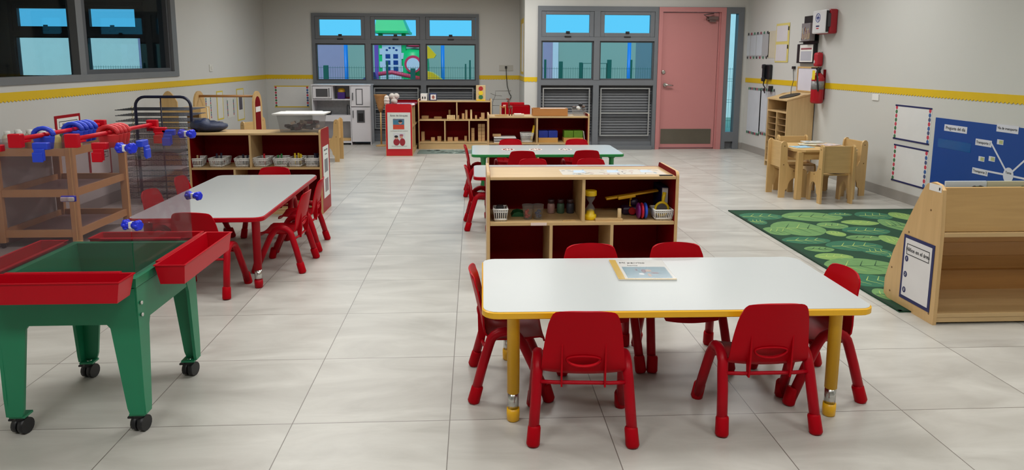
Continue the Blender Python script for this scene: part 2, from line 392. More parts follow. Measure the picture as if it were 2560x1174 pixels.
# ------------------------------------------------------------------ pink door
dx0, dx1 = 2.838, 3.883
fr = MB().box(dx0, dx0+.06, YR-.04, YR+.1, 0, 2.19).box(dx1-.075, dx1, YR-.04, YR+.1, 0, 2.19).box(dx0+.06, dx1-.075, YR-.04, YR+.1, 2.12, 2.19)
fr.box(dx1-.1, dx1-.075, YR-.01, YR+.1, 0, 2.12).box(dx0+.06, dx1-.1, YR+.02, YR+.1, 0, .02)
D = struct(fr.build('door_1', PINK))
leaf = MB().box(dx0+.064, dx1-.104, YR-.005, YR+.04, .025, 2.115, bev=.004).build('door_leaf', PINK, D)
MB().box(dx0+.09, dx1-.15, YR-.009, YR-.005, .085, .32).build('kick_plate', mat('brushed_steel', (120, 116, 106), .38, .9, .1), leaf)
MB().lathe([(.03, 0), (.03, .012), (.022, .016)], seg=20).build('deadbolt', CHR, leaf)
bpy.data.objects['deadbolt'].rotation_euler = (PI/2, 0, 0); bpy.data.objects['deadbolt'].location = (2.94, YR-.005, 1.205)
hm = MB().tube([(2.965, YR-.005, 1.01), (2.965, YR-.045, 1.01)], .028, 14).tube([(2.965, YR-.05, 1.01), (3.0, YR-.055, 1.008), (3.09, YR-.05, 1.0)], [.014, .013, .009])
hm.build('lever_handle', CHR, leaf)
c = MB().box(3.58, 3.76, YR-.05, YR-.005, 2.0, 2.055, bev=.006).box(3.62, 3.72, YR-.055, YR-.005, 1.97, 1.998, bev=.004).tube([(3.60, YR-.06, 2.03), (3.50, YR-.14, 2.07), (3.68, YR-.05, 2.10)], .009)
c.build('door_closer', mat('closer_metal', (120, 100, 98), .4, .6), leaf)

# ------------------------------------------------------------------ outside
def col(name, rgb, **k): return mat(name, rgb, **k)
gr = tag(MB().box(-18, 14, YB+.21, 20, -.15, -.05).build('playground_ground', mat('rubber_ground', (120, 150, 130), .8, var=.15)), 'pale rubber ground of the playground outside the windows', 'ground')
struct(gr)
def X20(px): return atY(px, 170, 20).x
fw = MB()
segs = [(-18, X20(350), 4), (X20(350), X20(868), 1), (X20(868), X20(1357), 0), (X20(1357), X20(1381), 1), (X20(1395), X20(1588), 0), (X20(1588), 14, 3)]
for a, b, m in segs: fw.box(a, b, 20, 20.2, -.05, 2.0, mi=m)
fw.box(X20(1381), X20(1395), 19.95, 20.2, -.05, 2.0, mi=2)
fwo = fw.build('boundary_wall', [mat('sage_wall', (150, 172, 160), .7, var=.05, scale=.6), mat('mauve_wall', (168, 150, 180), .7), mat('white_pillar', (215, 215, 225), .6), mat('slate_wall', (108, 132, 142), .7), mat('pale_green_wall', (244, 246, 232), .7)])
struct(fwo)
# pale wall added outside as a bright backdrop for the sidelight pane
struct(MB().box(6.2, 9.2, 18.0, 18.2, -.05, 3.2).build('side_wall', mat('sidelight_backdrop_white', (225, 235, 230), .6)))
PBLUE = mat('blue_pole_paint', (20, 130, 225), .4)
for px, lb in ((866, 'blue pole outside the left pane, behind the fence'), (1107, 'blue pole outside the right pane, beside the yellow slide'), (1572, 'blue pole outside the window next to the pink door'), (186, 'blue pole outside, seen through the neighbouring room')):
    p = atY(px, 170, 17.3); solo(MB().tube([(0, 0, -.05), (0, 0, 1.86)], .045, 14), 'pole', PBLUE, lb, 'pole', (p.x, 17.3, 0), group='blue poles in the playground')
FG = mat('green_fence_paint', (18, 100, 88), .5)
fz = 1.24
def fence(xa, xb, y, label, posts, gate=None):
    t = thing('mesh_fence', label, 'fence', (0, y, 0))
    q = MB(); n = int((xb-xa)/.05)
    for i in range(n+1):
        x = xa + (xb-xa)*i/n; q.box(x-.002, x+.002, -.002, .002, -.05, fz)
    for z in (.1, .5, .55, .95, 1.0, fz-.03): q.box(xa, xb, -.003, .003, z-.003, z+.003)
    q.build('wire_panel', FG, t)
    for px, w_, h in posts:
        x = atY(px, 170, y).x; MB().box(x-w_, x+w_, -.03, .03, -.05, h, bev=.006).build('post', FG, t)
    if gate:
        a, b = [atY(p_, 170, y).x for p_ in gate]
        MB().tube([(a, .02, -.03), (a, .02, 1.32), (b, .02, 1.32), (b, .02, -.03)], .018, 8).build('gate_frame', FG, t)
fence(-8.2, .9, 15.6, 'green wire mesh fence outside the window over the toy kitchen', [(815, .05, 1.26), (968, .022, 1.35), (1032, .05, 1.2), (1164, .015, 1.3), (1175, .018, 1.38)])
fence(1.0, 6.2, 15.2, 'green wire mesh fence with a gate outside the window by the pink door', [(1363, .022, 1.4), (1402, .04, 1.36), (1452, .035, 1.34), (1523, .045, 1.4), (1578, .018, 1.4)], (1456, 1518))
# playhouse
PY = 17.0
def P_(px, py, y=PY): p = atY(px, py, y); return p
def pr(mb_, pts, y0, y1, mi=None):
    return mb_.wally([(P_(a, b).x, P_(a, b).z) for a, b in pts], y0, y1, mi)
ph = thing('playhouse', 'plastic playhouse with green roof and white arched window wall outside', 'playhouse', (0, 0, 0))
GRN2 = mat('bright_green_plastic', (20, 205, 120), .4); PUR = mat('purple_plastic', (130, 90, 200), .4); PNK = mat('pink_plastic', (225, 60, 100), .4); YL2 = mat('bright_yellow_plastic', (250, 200, 30), .4); WH2 = mat('cool_white_plastic', (215, 225, 245), .4)
rf = MB(); a = P_(940, 78); b = P_(1021, 78); zt = P_(940, 36).z
x0, x1 = a.x, b.x; m_ = (x0+x1)/2
vs = [rf.bm.verts.new(q) for q in ((x0, PY-.3, a.z), (x1, PY-.3, a.z), (x1, PY+.7, a.z), (x0, PY+.7, a.z), (x0+.05, PY-.1, zt), (x1-.16, PY-.1, zt), (x1-.16, PY+.5, zt), (x0+.05, PY+.5, zt))]
for q in ((0,1,2,3),(4,5,6,7),(0,1,5,4),(1,2,6,5),(2,3,7,6),(3,0,4,7)): rf._f([vs[i] for i in q])
rf.box(x0-.02, x1+.02, PY-.33, PY+.73, a.z-.05, a.z); rf.build('roof', GRN2, ph)
for px in (951, 1009): p = P_(px, 100); MB().box(p.x-.05, p.x+.05, PY, PY+.1, -.05, a.z-.05, bev=.01).build('corner_post', GRN2, ph)
zb = -.05
wl = MB(); L_, R_ = P_(956, 150).x, P_(1004, 150).x; tz = 1.93
wl.box(L_, R_, PY-.02, PY+.05, zb, tz)
for z_ in (1.5, 1.2, .9): wl.box(L_-.06, L_, PY-.02, PY+.04, z_, z_+.14); wl.box(R_, R_+.06, PY-.02, PY+.04, z_-.1, z_+.04)
wo = wl.build('window_wall', WH2, ph)
cx = P_(980, 150).x
wn = MB().wally([(cx + .2*math.cos(t), 1.54 + .17*math.sin(t)) for t in [PI*k/12 for k in range(13)]] + [(cx-.2, 1.08), (cx+.2, 1.08)], PY-.035, PY-.02, 0)
DB = mat('deep_blue_pane', (30, 70, 150), .3)
for r_ in range(3):
    for s_ in (-1, 1): wn.box(cx+s_*.09-.055, cx+s_*.09+.055, PY-.04, PY-.03, 1.12+r_*.145, 1.22+r_*.145, mi=1)
for k in range(4):
    t = PI*(k+.5)/4; wn.wally(ell(cx+.12*math.cos(t), 1.57+.09*math.sin(t), .03, .022, 10), PY-.04, PY-.03, 1)
wn.build('arched_window', [WH2, DB], wo)
MB().box(P_(935, 150).x, L_-.02, PY+.1, PY+.3, zb, 1.9).build('side_wall', PUR, ph)
g = MB(); c0 = P_(1035, 160); g.lathe([(.30, -1.5), (.33, -.5), (.345, 0), (.32, .26), (.22, .35), (.01, .37)], (c0.x, PY+.2, c0.z), 24).build('round_tower', GRN2, ph)
bpy.data.objects['round_tower']
pt = MB().wally(ell(c0.x, c0.z, .2, .2), PY-.26, PY-.21, 0).wally(ell(c0.x, c0.z-.01, .15, .15), PY-.27, PY-.255, 1); pt.build('port_hole', [PNK, WH2], ph)
MB().lathe([(.01, 0), (.2, .02), (.2, .07), (.01, .09)], (c0.x+.02, PY+.1, c0.z+.38), 20).build('tower_cap', PNK, ph)
rl = MB(); pts = [(P_(952, 184).x, P_(952, 184).z), (P_(985, 180).x, P_(985, 180).z), (P_(1012, 186).x, P_(1012, 186).z), (P_(1060, 197).x, P_(1060, 197).z)]
rl.tube([(x, PY-.4, z) for x, z in pts], .05, 10); rl.tube([(pts[3][0], PY-.4, pts[3][1]), (pts[3][0]+.15, PY-.4, pts[3][1]-.02)], .05)
rl.build('handrail', PNK, ph)
sl = MB(); sp = [P_(1066, 176), P_(1085, 180), P_(1100, 190), P_(1116, 205), P_(1135, 225), P_(1160, 240)]
pts = [(p.x, p.z) for p in sp]; prof = pts + [(pts[-1][0], .0), (pts[-1][0]-.1, -.05), (pts[0][0]-.1, -.05), (pts[0][0]-.1, pts[0][1])]
sl.wally(prof, PY-.75, PY-.2).build('slide', YL2, ph)
bk = MB(); bp = [P_(1066, 112), P_(1074, 118), P_(1091, 137), P_(1086, 145), P_(1066, 147)]
bk.wally([(p.x, p.z) for p in bp], PY-.2, PY+.1).build('pointed_spout', YL2, ph)
p = P_(935, 192); solo(MB().wally([(P_(898, 205).x, P_(898, 205).z), (P_(936, 180).x, P_(936, 180).z), (P_(936, 205).x, -.05), (P_(880, 205).x, -.05)], PY-.3, PY+.08), 'ramp', mat('indigo_plastic', (70, 60, 130), .5), 'dark indigo ramp outside, left of the playhouse', 'ramp')

# ------------------------------------------------------------------ chairs (red stacking)
def make_chair():
    t = thing('preschool_chair', 'x', 'chair')
    prof = [(.142, .222, .118), (.138, .240, .125), (.12, .251, .135), (.06, .250, .145), (0, .248, .15), (-.06, .249, .152), (-.088, .256, .152), (-.106, .275, .150), (-.118, .31, .147), (-.128, .35, .143), (-.137, .39, .138), (-.146, .43, .132), (-.154, .463, .126), (-.160, .487, .121), (-.163, .500, .1165), (-.165, .509, .110), (-.167, .515, .100)]
    n = 14; bm = bmesh.new(); G = []
    for i, (y, z, hw) in enumerate(prof):
        row = []
        for k in range(n+1):
            u = -1 + 2*k/n; back = min(1, max(0, (z-.26)/.1)); 
            yy = y + back*.020*u*u; zz = z + (1-back)*.012*u*u - max(0, z-.44)*.11*u*u - (.006*u**6 if i > len(prof)-5 else 0)
            row.append(bm.verts.new((u*hw, yy, zz)))
        G.append(row)
    for i in range(len(G)-1):
        for k in range(n): bm.faces.new((G[i][k], G[i][k+1], G[i+1][k+1], G[i+1][k]))
    bmesh.ops.recalc_face_normals(bm, faces=bm.faces)
    bmesh.ops.solidify(bm, geom=bm.faces[:], thickness=.007)
    for f in bm.faces: f.smooth = True
    me = bpy.data.meshes.new('seat_shell'); bm.to_mesh(me); bm.free()
    cut = MB().wally([(.058*math.cos(a), .320 + (.027*math.sin(a) if math.sin(a) < 0 else .012*math.sin(a))) for a in [2*PI*k/24 for k in range(24)]], -.22, -.03).mesh('c', RED)
    me2 = boolcut(me, cut); me2.materials.clear(); me2.materials.append(RED)
    for pl in me2.polygons: pl.use_smooth = True
    sh = bpy.data.objects.new('seat_shell', me2); COL.objects.link(sh); sh.parent = t
    md = sh.modifiers.new('es', 'EDGE_SPLIT'); md.split_angle = math.radians(42)
    rb = MB()
    for s in (-1, 1):
        rb.wallx([(-.108, .215), (-.100, .27), (-.126, .385), (-.136, .385), (-.134, .27), (-.128, .215)], s*.078-.003, s*.078+.003)
    # rim round the hand hole and the apron under the bend
    rb.tube([(.061*math.cos(a), -.1235 - .003 - (.320 + (.030*math.sin(a) if math.sin(a) < 0 else .015*math.sin(a)) - .30)*.26 + .020*(.061*math.cos(a)/.146)**2, .320 + (.030*math.sin(a) if math.sin(a) < 0 else .015*math.sin(a))) for a in [2*PI*k/24 for k in range(25)]], .0042, 6)
    rb.build('back_ribs', RED, sh)
    for s in (-1, 1):
        path = [(s*.180, -.152, .02), (s*.170, -.115, .16)]
        for k in range(9):
            a = PI - (PI)*k/8; path.append((s*.163, -.025 + .062*math.cos(a), .243 + .052*math.sin(a)))
        path += [(s*.170, .085, .16), (s*.178, .146, .02)]
        path[2] = (s*.166, -.092, .235); path[-3] = (s*.166, .05, .235)
        fo = MB().tube(path, .0198, 14).build('side_frame', REDM, t)
        for y, ex in ((-1, .180), (1, .178)):
            a = Vector((s*ex, y*.156, 0)); b = Vector((s*(ex-.006), y*.136, .072))
            MB().tube([a, a.lerp(b, .12), a.lerp(b, .9), b], [.02, .025, .024, .021], 14).build('foot', RED, fo)
    MB().tube([(-.166, -.102, .224), (-.1, -.114, .226), (.1, -.114, .226), (.166, -.102, .224)], .0075, 8).tube([(-.163, .045, .236), (.163, .045, .236)], .007, 8).build('crossbar', REDM, t)
    return t
CH = make_chair(); used = []
def chair(x, y, deg, label, group):
    if not used:
        CH.location = (x, y, 0); CH.rotation_euler = (0, 0, math.radians(deg)); CH['label'] = label; CH['group'] = group; used.append(1); return CH
    return dup(CH, (x, y, 0), math.radians(deg), label, group)
g = 'red chairs around the yellow-edged table'
chair(.396, 2.522, -4, 'red child chair in the foreground, left of the two with backs to the viewer', g)
chair(1.092, 2.572, 0, 'red child chair in the foreground, right of the two with backs to the viewer', g)
chair(.146, 2.90, -90, 'red child chair at the left end of the yellow-edged table', g)
chair(1.415, 2.83, 92, 'red child chair at the right end of the yellow-edged table, nearest the leaf rug', g)
chair(.555, 3.12, 182, 'red child chair behind the booklet, left one between yellow-edged table and toy shelf', g)
chair(.965, 3.125, 180, 'red child chair, right one between yellow-edged table and toy shelf', g)
g = 'red chairs around the large red-edged table'
chair(-1.60, 4.22, -6, 'red child chair at the near end of the left table, behind the water table', g)
chair(-1.27, 4.74, 88, 'red child chair, nearer of the two on the aisle side of the left table', g)
chair(-1.285, 5.25, 92, 'red child chair, farther of the two on the aisle side of the left table', g)
chair(-2.02, 4.80, -92, 'red child chair, nearer of the two on the wall side of the left table', g)
chair(-2.04, 5.36, -88, 'red child chair, farther of the two on the wall side of the left table', g)
chair(-1.62, 5.66, 180, 'red child chair at the far end of the left table, against the basket shelf', g)
g = 'red chairs at the far tables'
chair(.085, 5.86, -88, 'red child chair at the left end of the small table behind the toy shelf', g)
chair(.52, 6.115, 180, 'red child chair, left one behind the small table, only its top edge in view', g)
chair(1.04, 6.115, 180, 'red child chair, right one behind the small table, only its top edge in view', g)
chair(.06, 7.32, -90, 'red child chair at the left end of the green-edged table', g)
chair(.465, 6.98, 0, 'red child chair, left one on the near side of the green-edged table', g)
chair(1.10, 7.02, 0, 'red child chair, right one on the near side of the green-edged table', g)
chair(.40, 7.71, 180, 'red child chair, left one on the far side of the green-edged table', g)
chair(1.138, 7.70, 180, 'red child chair, right one on the far side of the green-edged table', g)

# ------------------------------------------------------------------ tables
def make_table(name, label, cx, cy, lx, ly, rot, em, legs=None, top=.462):
    t = thing(name, label, 'table', (cx, cy, 0), rot)
    r = .055; e = .028
    MB().slab(rrect(-lx/2+.006, lx/2-.006, -ly/2+.006, ly/2-.006, r), top-e, top).build('tabletop', WHT, t)
    o = rrect(-lx/2, lx/2, -ly/2, ly/2, r+.006); i = rrect(-lx/2+.0061, lx/2-.0061, -ly/2+.0061, ly/2-.0061, r)
    b = MB(); n = len(o); zs = [(i, top-.001), (o, top-.005), (o, top-e+.003), (i, top-e-.001)]
    R = [[b.bm.verts.new((x, y, z)) for x, y in pts] for pts, z in zs]
    for k in range(4):
        for j in range(n): b._f([R[k][j], R[k][(j+1) % n], R[(k+1) % 4][(j+1) % n], R[(k+1) % 4][j]])
    b.build('edge_band', em, t)
    for sx in (-1, 1):
        for sy in (-1, 1):
            x, y = sx*(lx/2-.12), sy*(ly/2-.075)
            l = MB().lathe([(.035, top-e-.001), (.035, top-e-.012), (.0245, top-e-.02), (.0235, .115)], (x, y, 0), 18).build('leg', em, t)
            MB().lathe([(.0215, .118), (.0215, .045)], (x, y, 0), 18).build('sleeve', CHR, l)
            MB().lathe([(.0245, .052), (.0255, .03), (.024, .004), (.019, 0)], (x, y, 0), 18).build('foot', em, l)
    return t
T1 = make_table('activity_table', 'white-topped rectangular table with yellow edge and legs in the foreground', .771, 2.85, 1.485, .72, -.012, YEL)
make_table('activity_table', 'large white-topped table with red edge on the left of the aisle', -1.64, 4.94, 1.6, .78, PI/2+.012, REDM)
make_table('activity_table', 'white-topped table with red edge mostly hidden behind the toy shelf', .75, 5.9, 1.52, .66, 0, REDM)
make_table('activity_table', 'white-topped table with green edge and legs in the middle distance', .73, 7.33, 1.52, .80, 0, GRNE)
# round place marks on the green table
for px, lb, m in ((1270, 'dark red round drawing lying on the left of the green-edged table', REDD), (1339, 'brown round drawing lying in the middle of the green-edged table', mat('brown_ink', (130, 90, 80), .6)), (1413, 'dark grey round drawing lying on the right of the green-edged table', mat('slate_ink', (100, 95, 100), .6))):
    p = atZ(px, 373, .4635)
    q = MB().slab(ell(0, 0, .07, .07), 0, .0008, 0)
    for k in range(9):
        a = 2*PI*k/9; q.slab(ell(.045*math.cos(a), .045*math.sin(a), .012, .02, 8), .0008, .0014, 1)
    solo(q, 'round_drawing', [mat('cream_paper', (215, 200, 190), .6), m], lb, 'drawing', (p.x, p.y, .4625), group='round drawings on the green-edged table')

# booklet on the near table
bk = thing('booklet', 'plastic-covered booklet with a yellow strip on the yellow-edged table', 'book', (0, 0, .4625), 0)
P4 = [atZ(u, v, .4625) for u, v in ((1547, 701), (1692, 701), (1655, 653), (1522, 653))]
ax = (P4[1]-P4[0]); ax.normalize(); ay = Vector((-ax.y, ax.x, 0)); Wb = (P4[1]-P4[0]).length; Hb = (P4[3]-P4[0]).dot(ay)
bk.location = P4[0]; bk.rotation_euler = (0, 0, math.atan2(ax.y, ax.x))
sh_ = ((P4[3]-P4[0]).dot(ax) + (P4[2]-P4[1]).dot(ax))/2*.25
q = lambda a, b: (a*Wb + b*sh_*0, b*Hb)
MB().slab([q(0, 0), q(1, 0), q(1, 1), q(0, 1)], 0, .006).build('pages', PAPER, bk)
MB().slab([q(0, 0), q(.12, 0), q(.12, 1), q(0, 1)], .006, .0075).slab([q(.12, 0), q(1, 0), q(1, .015), q(.12, .015)], .006, .0072).build('yellow_strip', mat('yellow_strip_plastic', (222, 180, 60), .3), bk)
pic = MB().slab([q(.17, .06), q(.95, .06), q(.95, .62), q(.17, .62)], .0061, .0068, 0)
for cx_, cy_, a_, b_, m_ in ((.52, .4, .07, .09, 1), (.6, .42, .1, .06, 2), (.7, .3, .12, .04, 1), (.45, .25, .08, .05, 3), (.58, .2, .05, .08, 2), (.4, .46, .03, .05, 1)): pic.slab([(x, y) for x, y in ell(cx_*Wb, cy_*Hb, a_*Wb*.6, b_*Hb, 16)], .0068, .0072, m_)
pic.build('picture', [mat('picture_blue', (120, 156, 172), .4, var=.25, scale=25), mat('picture_plum', (120, 90, 110), .4), mat('picture_tan', (190, 160, 145), .4), mat('picture_white', (220, 225, 228), .4)], bk)
text('Mi perrito', .028, (.40*Wb, .84*Hb, .0064), (0, 0, 0), INK, bk, 'title')
text('bonito', .018, (.38*Wb, .7*Hb, .0064), (0, 0, 0), mat('grey_ink', (110, 115, 115), .6), bk, 'title')
MB().slab([q(.0, .0), q(1, 0), q(1, 1), q(.0, 1)], .0078, .0083).build('plastic_sleeve', clear('sleeve', (252, 252, 252), .06, .12, 1.5), bk)

# ------------------------------------------------------------------ cubby shelves
def side_profile(d, h, up_=.028):
    pts = [(-d/2, 0), (d/2, 0), (d/2, h+up_-.03)]
    for k in range(1, 6): a = PI/2*k/6; pts.append((d/2-.03+.03*math.cos(a), h+up_-.03+.03*math.sin(a)))
    pts.append((d/2-.03, h+up_))
    pts.append((-d/2+.03, h+up_))
    for k in range(1, 6): a = PI/2+PI/2*k/6; pts.append((-d/2+.03+.03*math.cos(a), h+up_-.03+.03*math.sin(a)))
    pts.append((-d/2, h+up_-.03)); return pts
def shelf(name, label, x0, x1, yf, d, h, mid, updiv, lodiv, rz=0, loc=None, outer=(0, 0), topm=None, baseh=.06, up_=.028, lam=REDL):
    """open side faces -y. outer: which ends (left, right) carry a red laminated outer face."""
    W = x1-x0; t = thing(name, label, 'shelf', loc or ((x0+x1)/2, yf+d/2, 0), rz)
    th = .018
    for s in (-1, 1):
        xa = s*W/2; xb = s*(W/2-th)
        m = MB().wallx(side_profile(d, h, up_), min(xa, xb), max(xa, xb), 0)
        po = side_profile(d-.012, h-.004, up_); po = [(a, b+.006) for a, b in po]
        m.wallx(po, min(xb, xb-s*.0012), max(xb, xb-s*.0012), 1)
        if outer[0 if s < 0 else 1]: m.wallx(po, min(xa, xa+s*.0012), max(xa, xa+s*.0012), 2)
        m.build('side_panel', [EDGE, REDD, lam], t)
    i = W/2-th-.0013
    MB().box(-i, i, -d/2, d/2-.014, h-th, h, bev=.002).build('top_board', topm or WOODX, t)
    MB().box(-i, i, -d/2+.006, d/2-.014, mid-th, mid).build('shelf_board', WOODX, t)
    MB().box(-i, i, -d/2+.004, d/2-.014, baseh-th, baseh, mi=0).box(-i, i, -d/2+.01, -d/2+.028, .0, baseh-th).build('bottom_board', WOODX, t)
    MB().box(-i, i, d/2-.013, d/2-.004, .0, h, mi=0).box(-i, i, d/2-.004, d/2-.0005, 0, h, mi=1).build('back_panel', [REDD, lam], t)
    for x in updiv: MB().box(x-th/2-(x0+x1)/2, x+th/2-(x0+x1)/2, -d/2+.006, d/2-.014, mid, h-th).build('divider', WOODZ, t)
    for x in lodiv: MB().box(x-th/2-(x0+x1)/2, x+th/2-(x0+x1)/2, -d/2+.006, d/2-.014, baseh, mid-th).build('divider', WOODZ, t)
    return t
MY = 4.11
mx0, mx1 = .072, 1.213
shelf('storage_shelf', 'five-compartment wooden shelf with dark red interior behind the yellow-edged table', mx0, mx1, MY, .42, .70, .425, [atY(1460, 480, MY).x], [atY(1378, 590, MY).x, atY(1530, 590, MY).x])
LY = 6.37
shelf('storage_shelf', 'wooden shelf of white baskets with red end panel, left of the aisle', -2.52, -1.362, LY, .36, .732, .425, [atY(625, 380, LY).x], [-2.13, -1.75], outer=(0, 1))
BY = 11.12
shelf('storage_shelf', 'wooden block shelf with red interior under the far left window', -.87, .27, BY, .36, .75, .46, [atY(1142, 280, BY).x], [atY(1112, 330, BY).x, atY(1173, 330, BY).x], baseh=.11)
B2 = 8.28
shelf('storage_shelf', 'low wooden shelf with red interior behind the green-edged table', atY(1219, 300, B2).x, atY(1474, 300, B2).x, B2, .36, .73, .42, [atY(1343, 320, B2).x], [.75], baseh=.06)
# red-ended cabinet seen from its end, opening to the right
shelf('storage_shelf', 'wooden shelf with bright red end panel and poster, end-on beside the toy kitchen', -.575, .575, 0, .385, .72, .42, [0], [0], rz=PI/2, loc=(-1.083, 10.3+.575, 0), outer=(1, 0), up_=.03, lam=mat('bright_red_laminate', (196, 12, 28), .38), topm=mat('red_top', (150, 20, 40), .4))
# poster on the red end
ps = thing('area_poster', 'white poster with two pictures on the bright red shelf end', 'poster', (0, 10.294, 0))
a = atY(968, 281, 10.29); b = atY(1028, 372, 10.29); px0, px1, pz0, pz1 = a.x, b.x-.005, b.z, a.z; pw = px1-px0; phh = pz1-pz0
MB().box(px0, px1, -.0015, 0, pz0, pz1).build('sheet', mat('white_paper', (215, 222, 218), .6), ps)
pc = (px0+px1)/2
text('Área de bloques', .038, (pc, -.002, pz1-.045), RYW, INK, ps, 'title'); text('Block Area', .032, (pc, -.002, pz1-.1), RYW, mat('brown_red_ink', (150, 90, 90), .6), ps, 'title')
m = MB().box(pc-.085, pc+.075, -.0025, -.0015, pz0+.285, pz0+.435, mi=0).box(pc-.085, pc+.075, -.003, -.0025, pz0+.285, pz0+.35, mi=1)
m.wally(ell(pc+.02, pz0+.385, .025, .025), -.0035, -.003, 2).wally(ell(pc+.02, pz0+.4, .028, .016), -.004, -.0035, 3).build('upper_picture', [mat('pic_teal', (60, 120, 150), .6), mat('pic_orange', (200, 70, 45), .6), mat('pic_skin', (200, 150, 130), .6), INK], ps)
m = MB().box(pc-.085, pc+.085, -.0025, -.0015, pz0+.08, pz0+.235, mi=0).wally(ell(pc-.04, pz0+.1, .045, .05), -.003, -.0025, 1).wally(ell(pc+.045, pz0+.1, .04, .055), -.003, -.0025, 1)
m.wally(ell(pc-.04, pz0+.165, .025, .027), -.0035, -.003, 2).wally(ell(pc+.03, pz0+.18, .025, .027), -.0035, -.003, 2).wally(ell(pc-.043, pz0+.18, .027, .017), -.004, -.0035, 3).wally(ell(pc+.032, pz0+.2, .028, .014), -.004, -.0035, 4)
m.build('lower_picture', [mat('pic_pale', (205, 210, 215), .6), mat('pic_red', (150, 30, 45), .6), MATS['pic_skin'], INK, mat('pic_rose', (160, 90, 110), .6)], ps)
text('Los bloques son para construir', .02, (pc, -.002, pz0+.26), RYW, mat('grey_print', (120, 122, 124), .6), ps, 'caption'); text('We build and share with friends', .017, (pc, -.002, pz0+.04), RYW, MATS['grey_print'], ps, 'caption')
# poster on the red end panel of the left shelf (faces +x)
ps = thing('area_poster', 'narrow white poster on the red end panel of the basket shelf', 'poster', (-1.3605, LY+.18, 0))
MB().box(0, .0015, -.125, .12, .13, .60).build('sheet', MATS['white_paper'], ps)
MB().box(.0015, .0022, -.07, .07, .36, .48, mi=0).box(.0015, .0022, -.07, .07, .18, .30, mi=1).build('pictures', [mat('pic_greyblue', (120, 125, 130), .6), mat('pic_grey', (140, 130, 135), .6)], ps)
text('Área de arte', .03, (.0018, 0, .565), RLW, INK, ps, 'title'); text('Art Area', .024, (.0018, 0, .525), RLW, MATS['grey_print'], ps, 'title')

# ------------------------------------------------------------------ baskets and shelf toys
def basket_mb(w, d, h, n=9, m=5):
    q = MB(); t = .004; k = .8
    def ring(z, s): return [(-w/2*s, -d/2*s, z), (w/2*s, -d/2*s, z), (w/2*s, d/2*s, z), (-w/2*s, d/2*s, z)]
    q.box(-w/2*k, w/2*k, -d/2*k, d/2*k, 0, t)
    def pt(side, f, z):
        s = k + (1-k)*z/h; c = ring(z, s); a = Vector(c[side]); b = Vector(c[(side+1) % 4]); return a.lerp(b, f)
    for side in range(4):
        cnt = n if side % 2 == 0 else m
        for i in range(cnt+1):
            q.tube([pt(side, i/cnt, 0), pt(side, i/cnt, h)], .0035, 5)
        for z, r in ((h*.97, .006), (h*.78, .005), (.012, .006)): q.tube([pt(side, 0, z), pt(side, 1, z)], r, 5)
    return q
def bits(cx, cy, z, n, sx, sy, label, group, cols, lng=.09):
    for i in range(n):
        a = random.uniform(-.5, .5); b = random.uniform(-.5, .5); x = cx+random.uniform(-sx, sx); y = cy+random.uniform(-sy, sy)
        solo(MB().tube([(0, 0, 0), (a*.05, b*.03, lng*random.uniform(.8, 1.1))], .006, 7), 'marker', cols[i % len(cols)], label, 'marker', (x, y, z+.006), group=group)
base_mesh = basket_mb(.124, .19, .078).mesh('slotted_basket', WPL)
COLS = [mat('marker_%s' % n, c, .4) for n, c in (('red', (180, 30, 40)), ('green', (40, 120, 60)), ('yellow', (220, 190, 40)), ('dark', (40, 40, 60)), ('tan', (190, 160, 120)))]
spots = [(491, 'first white slotted basket at the left end of the left shelf'), (548, 'second white slotted basket from the left on the left shelf'), (607, 'third white basket on the left shelf, just left of the divider'), (657, 'white basket on the left shelf, just right of the divider'), (703, 'white basket on the left shelf behind the far red chair'), (742, 'white basket of yellow items on the left shelf'), (785, 'white basket of dark bottles at the red end of the left shelf')]
for i, (px, lb) in enumerate(spots):
    p = atY(px, 410, LY+.09); o = bpy.data.objects.new('slotted_basket', base_mesh); COL.objects.link(o); o.location = (min(p.x, -1.462), LY+.12, .4255); o.rotation_euler = (0, 0, .12*(-1)**i)
    tag(o, lb, 'basket', 'white baskets on the left shelf')
    nb = (3, 2, 2, 1, 2, 4, 3)[i]
    for j in range(nb):
        c = [COLS[4], COLS[3], COLS[3], COLS[0], COLS[1], COLS[2], COLS[3]][i]
        solo(MB().tube([(0, 0, 0), (random.uniform(-.01, .01), .01, .085+.02*random.random())], .009, 8), 'marker', c, 'art tool standing in the %s white basket of the left shelf' % ('first', 'second', 'third', 'fourth', 'fifth', 'sixth', 'last')[i], 'marker', (min(p.x, -1.462)+random.uniform(-.035, .035), LY+.13+random.uniform(-.04, .05), .437), group='art tools in basket %s' % 'abcdefg'[i])

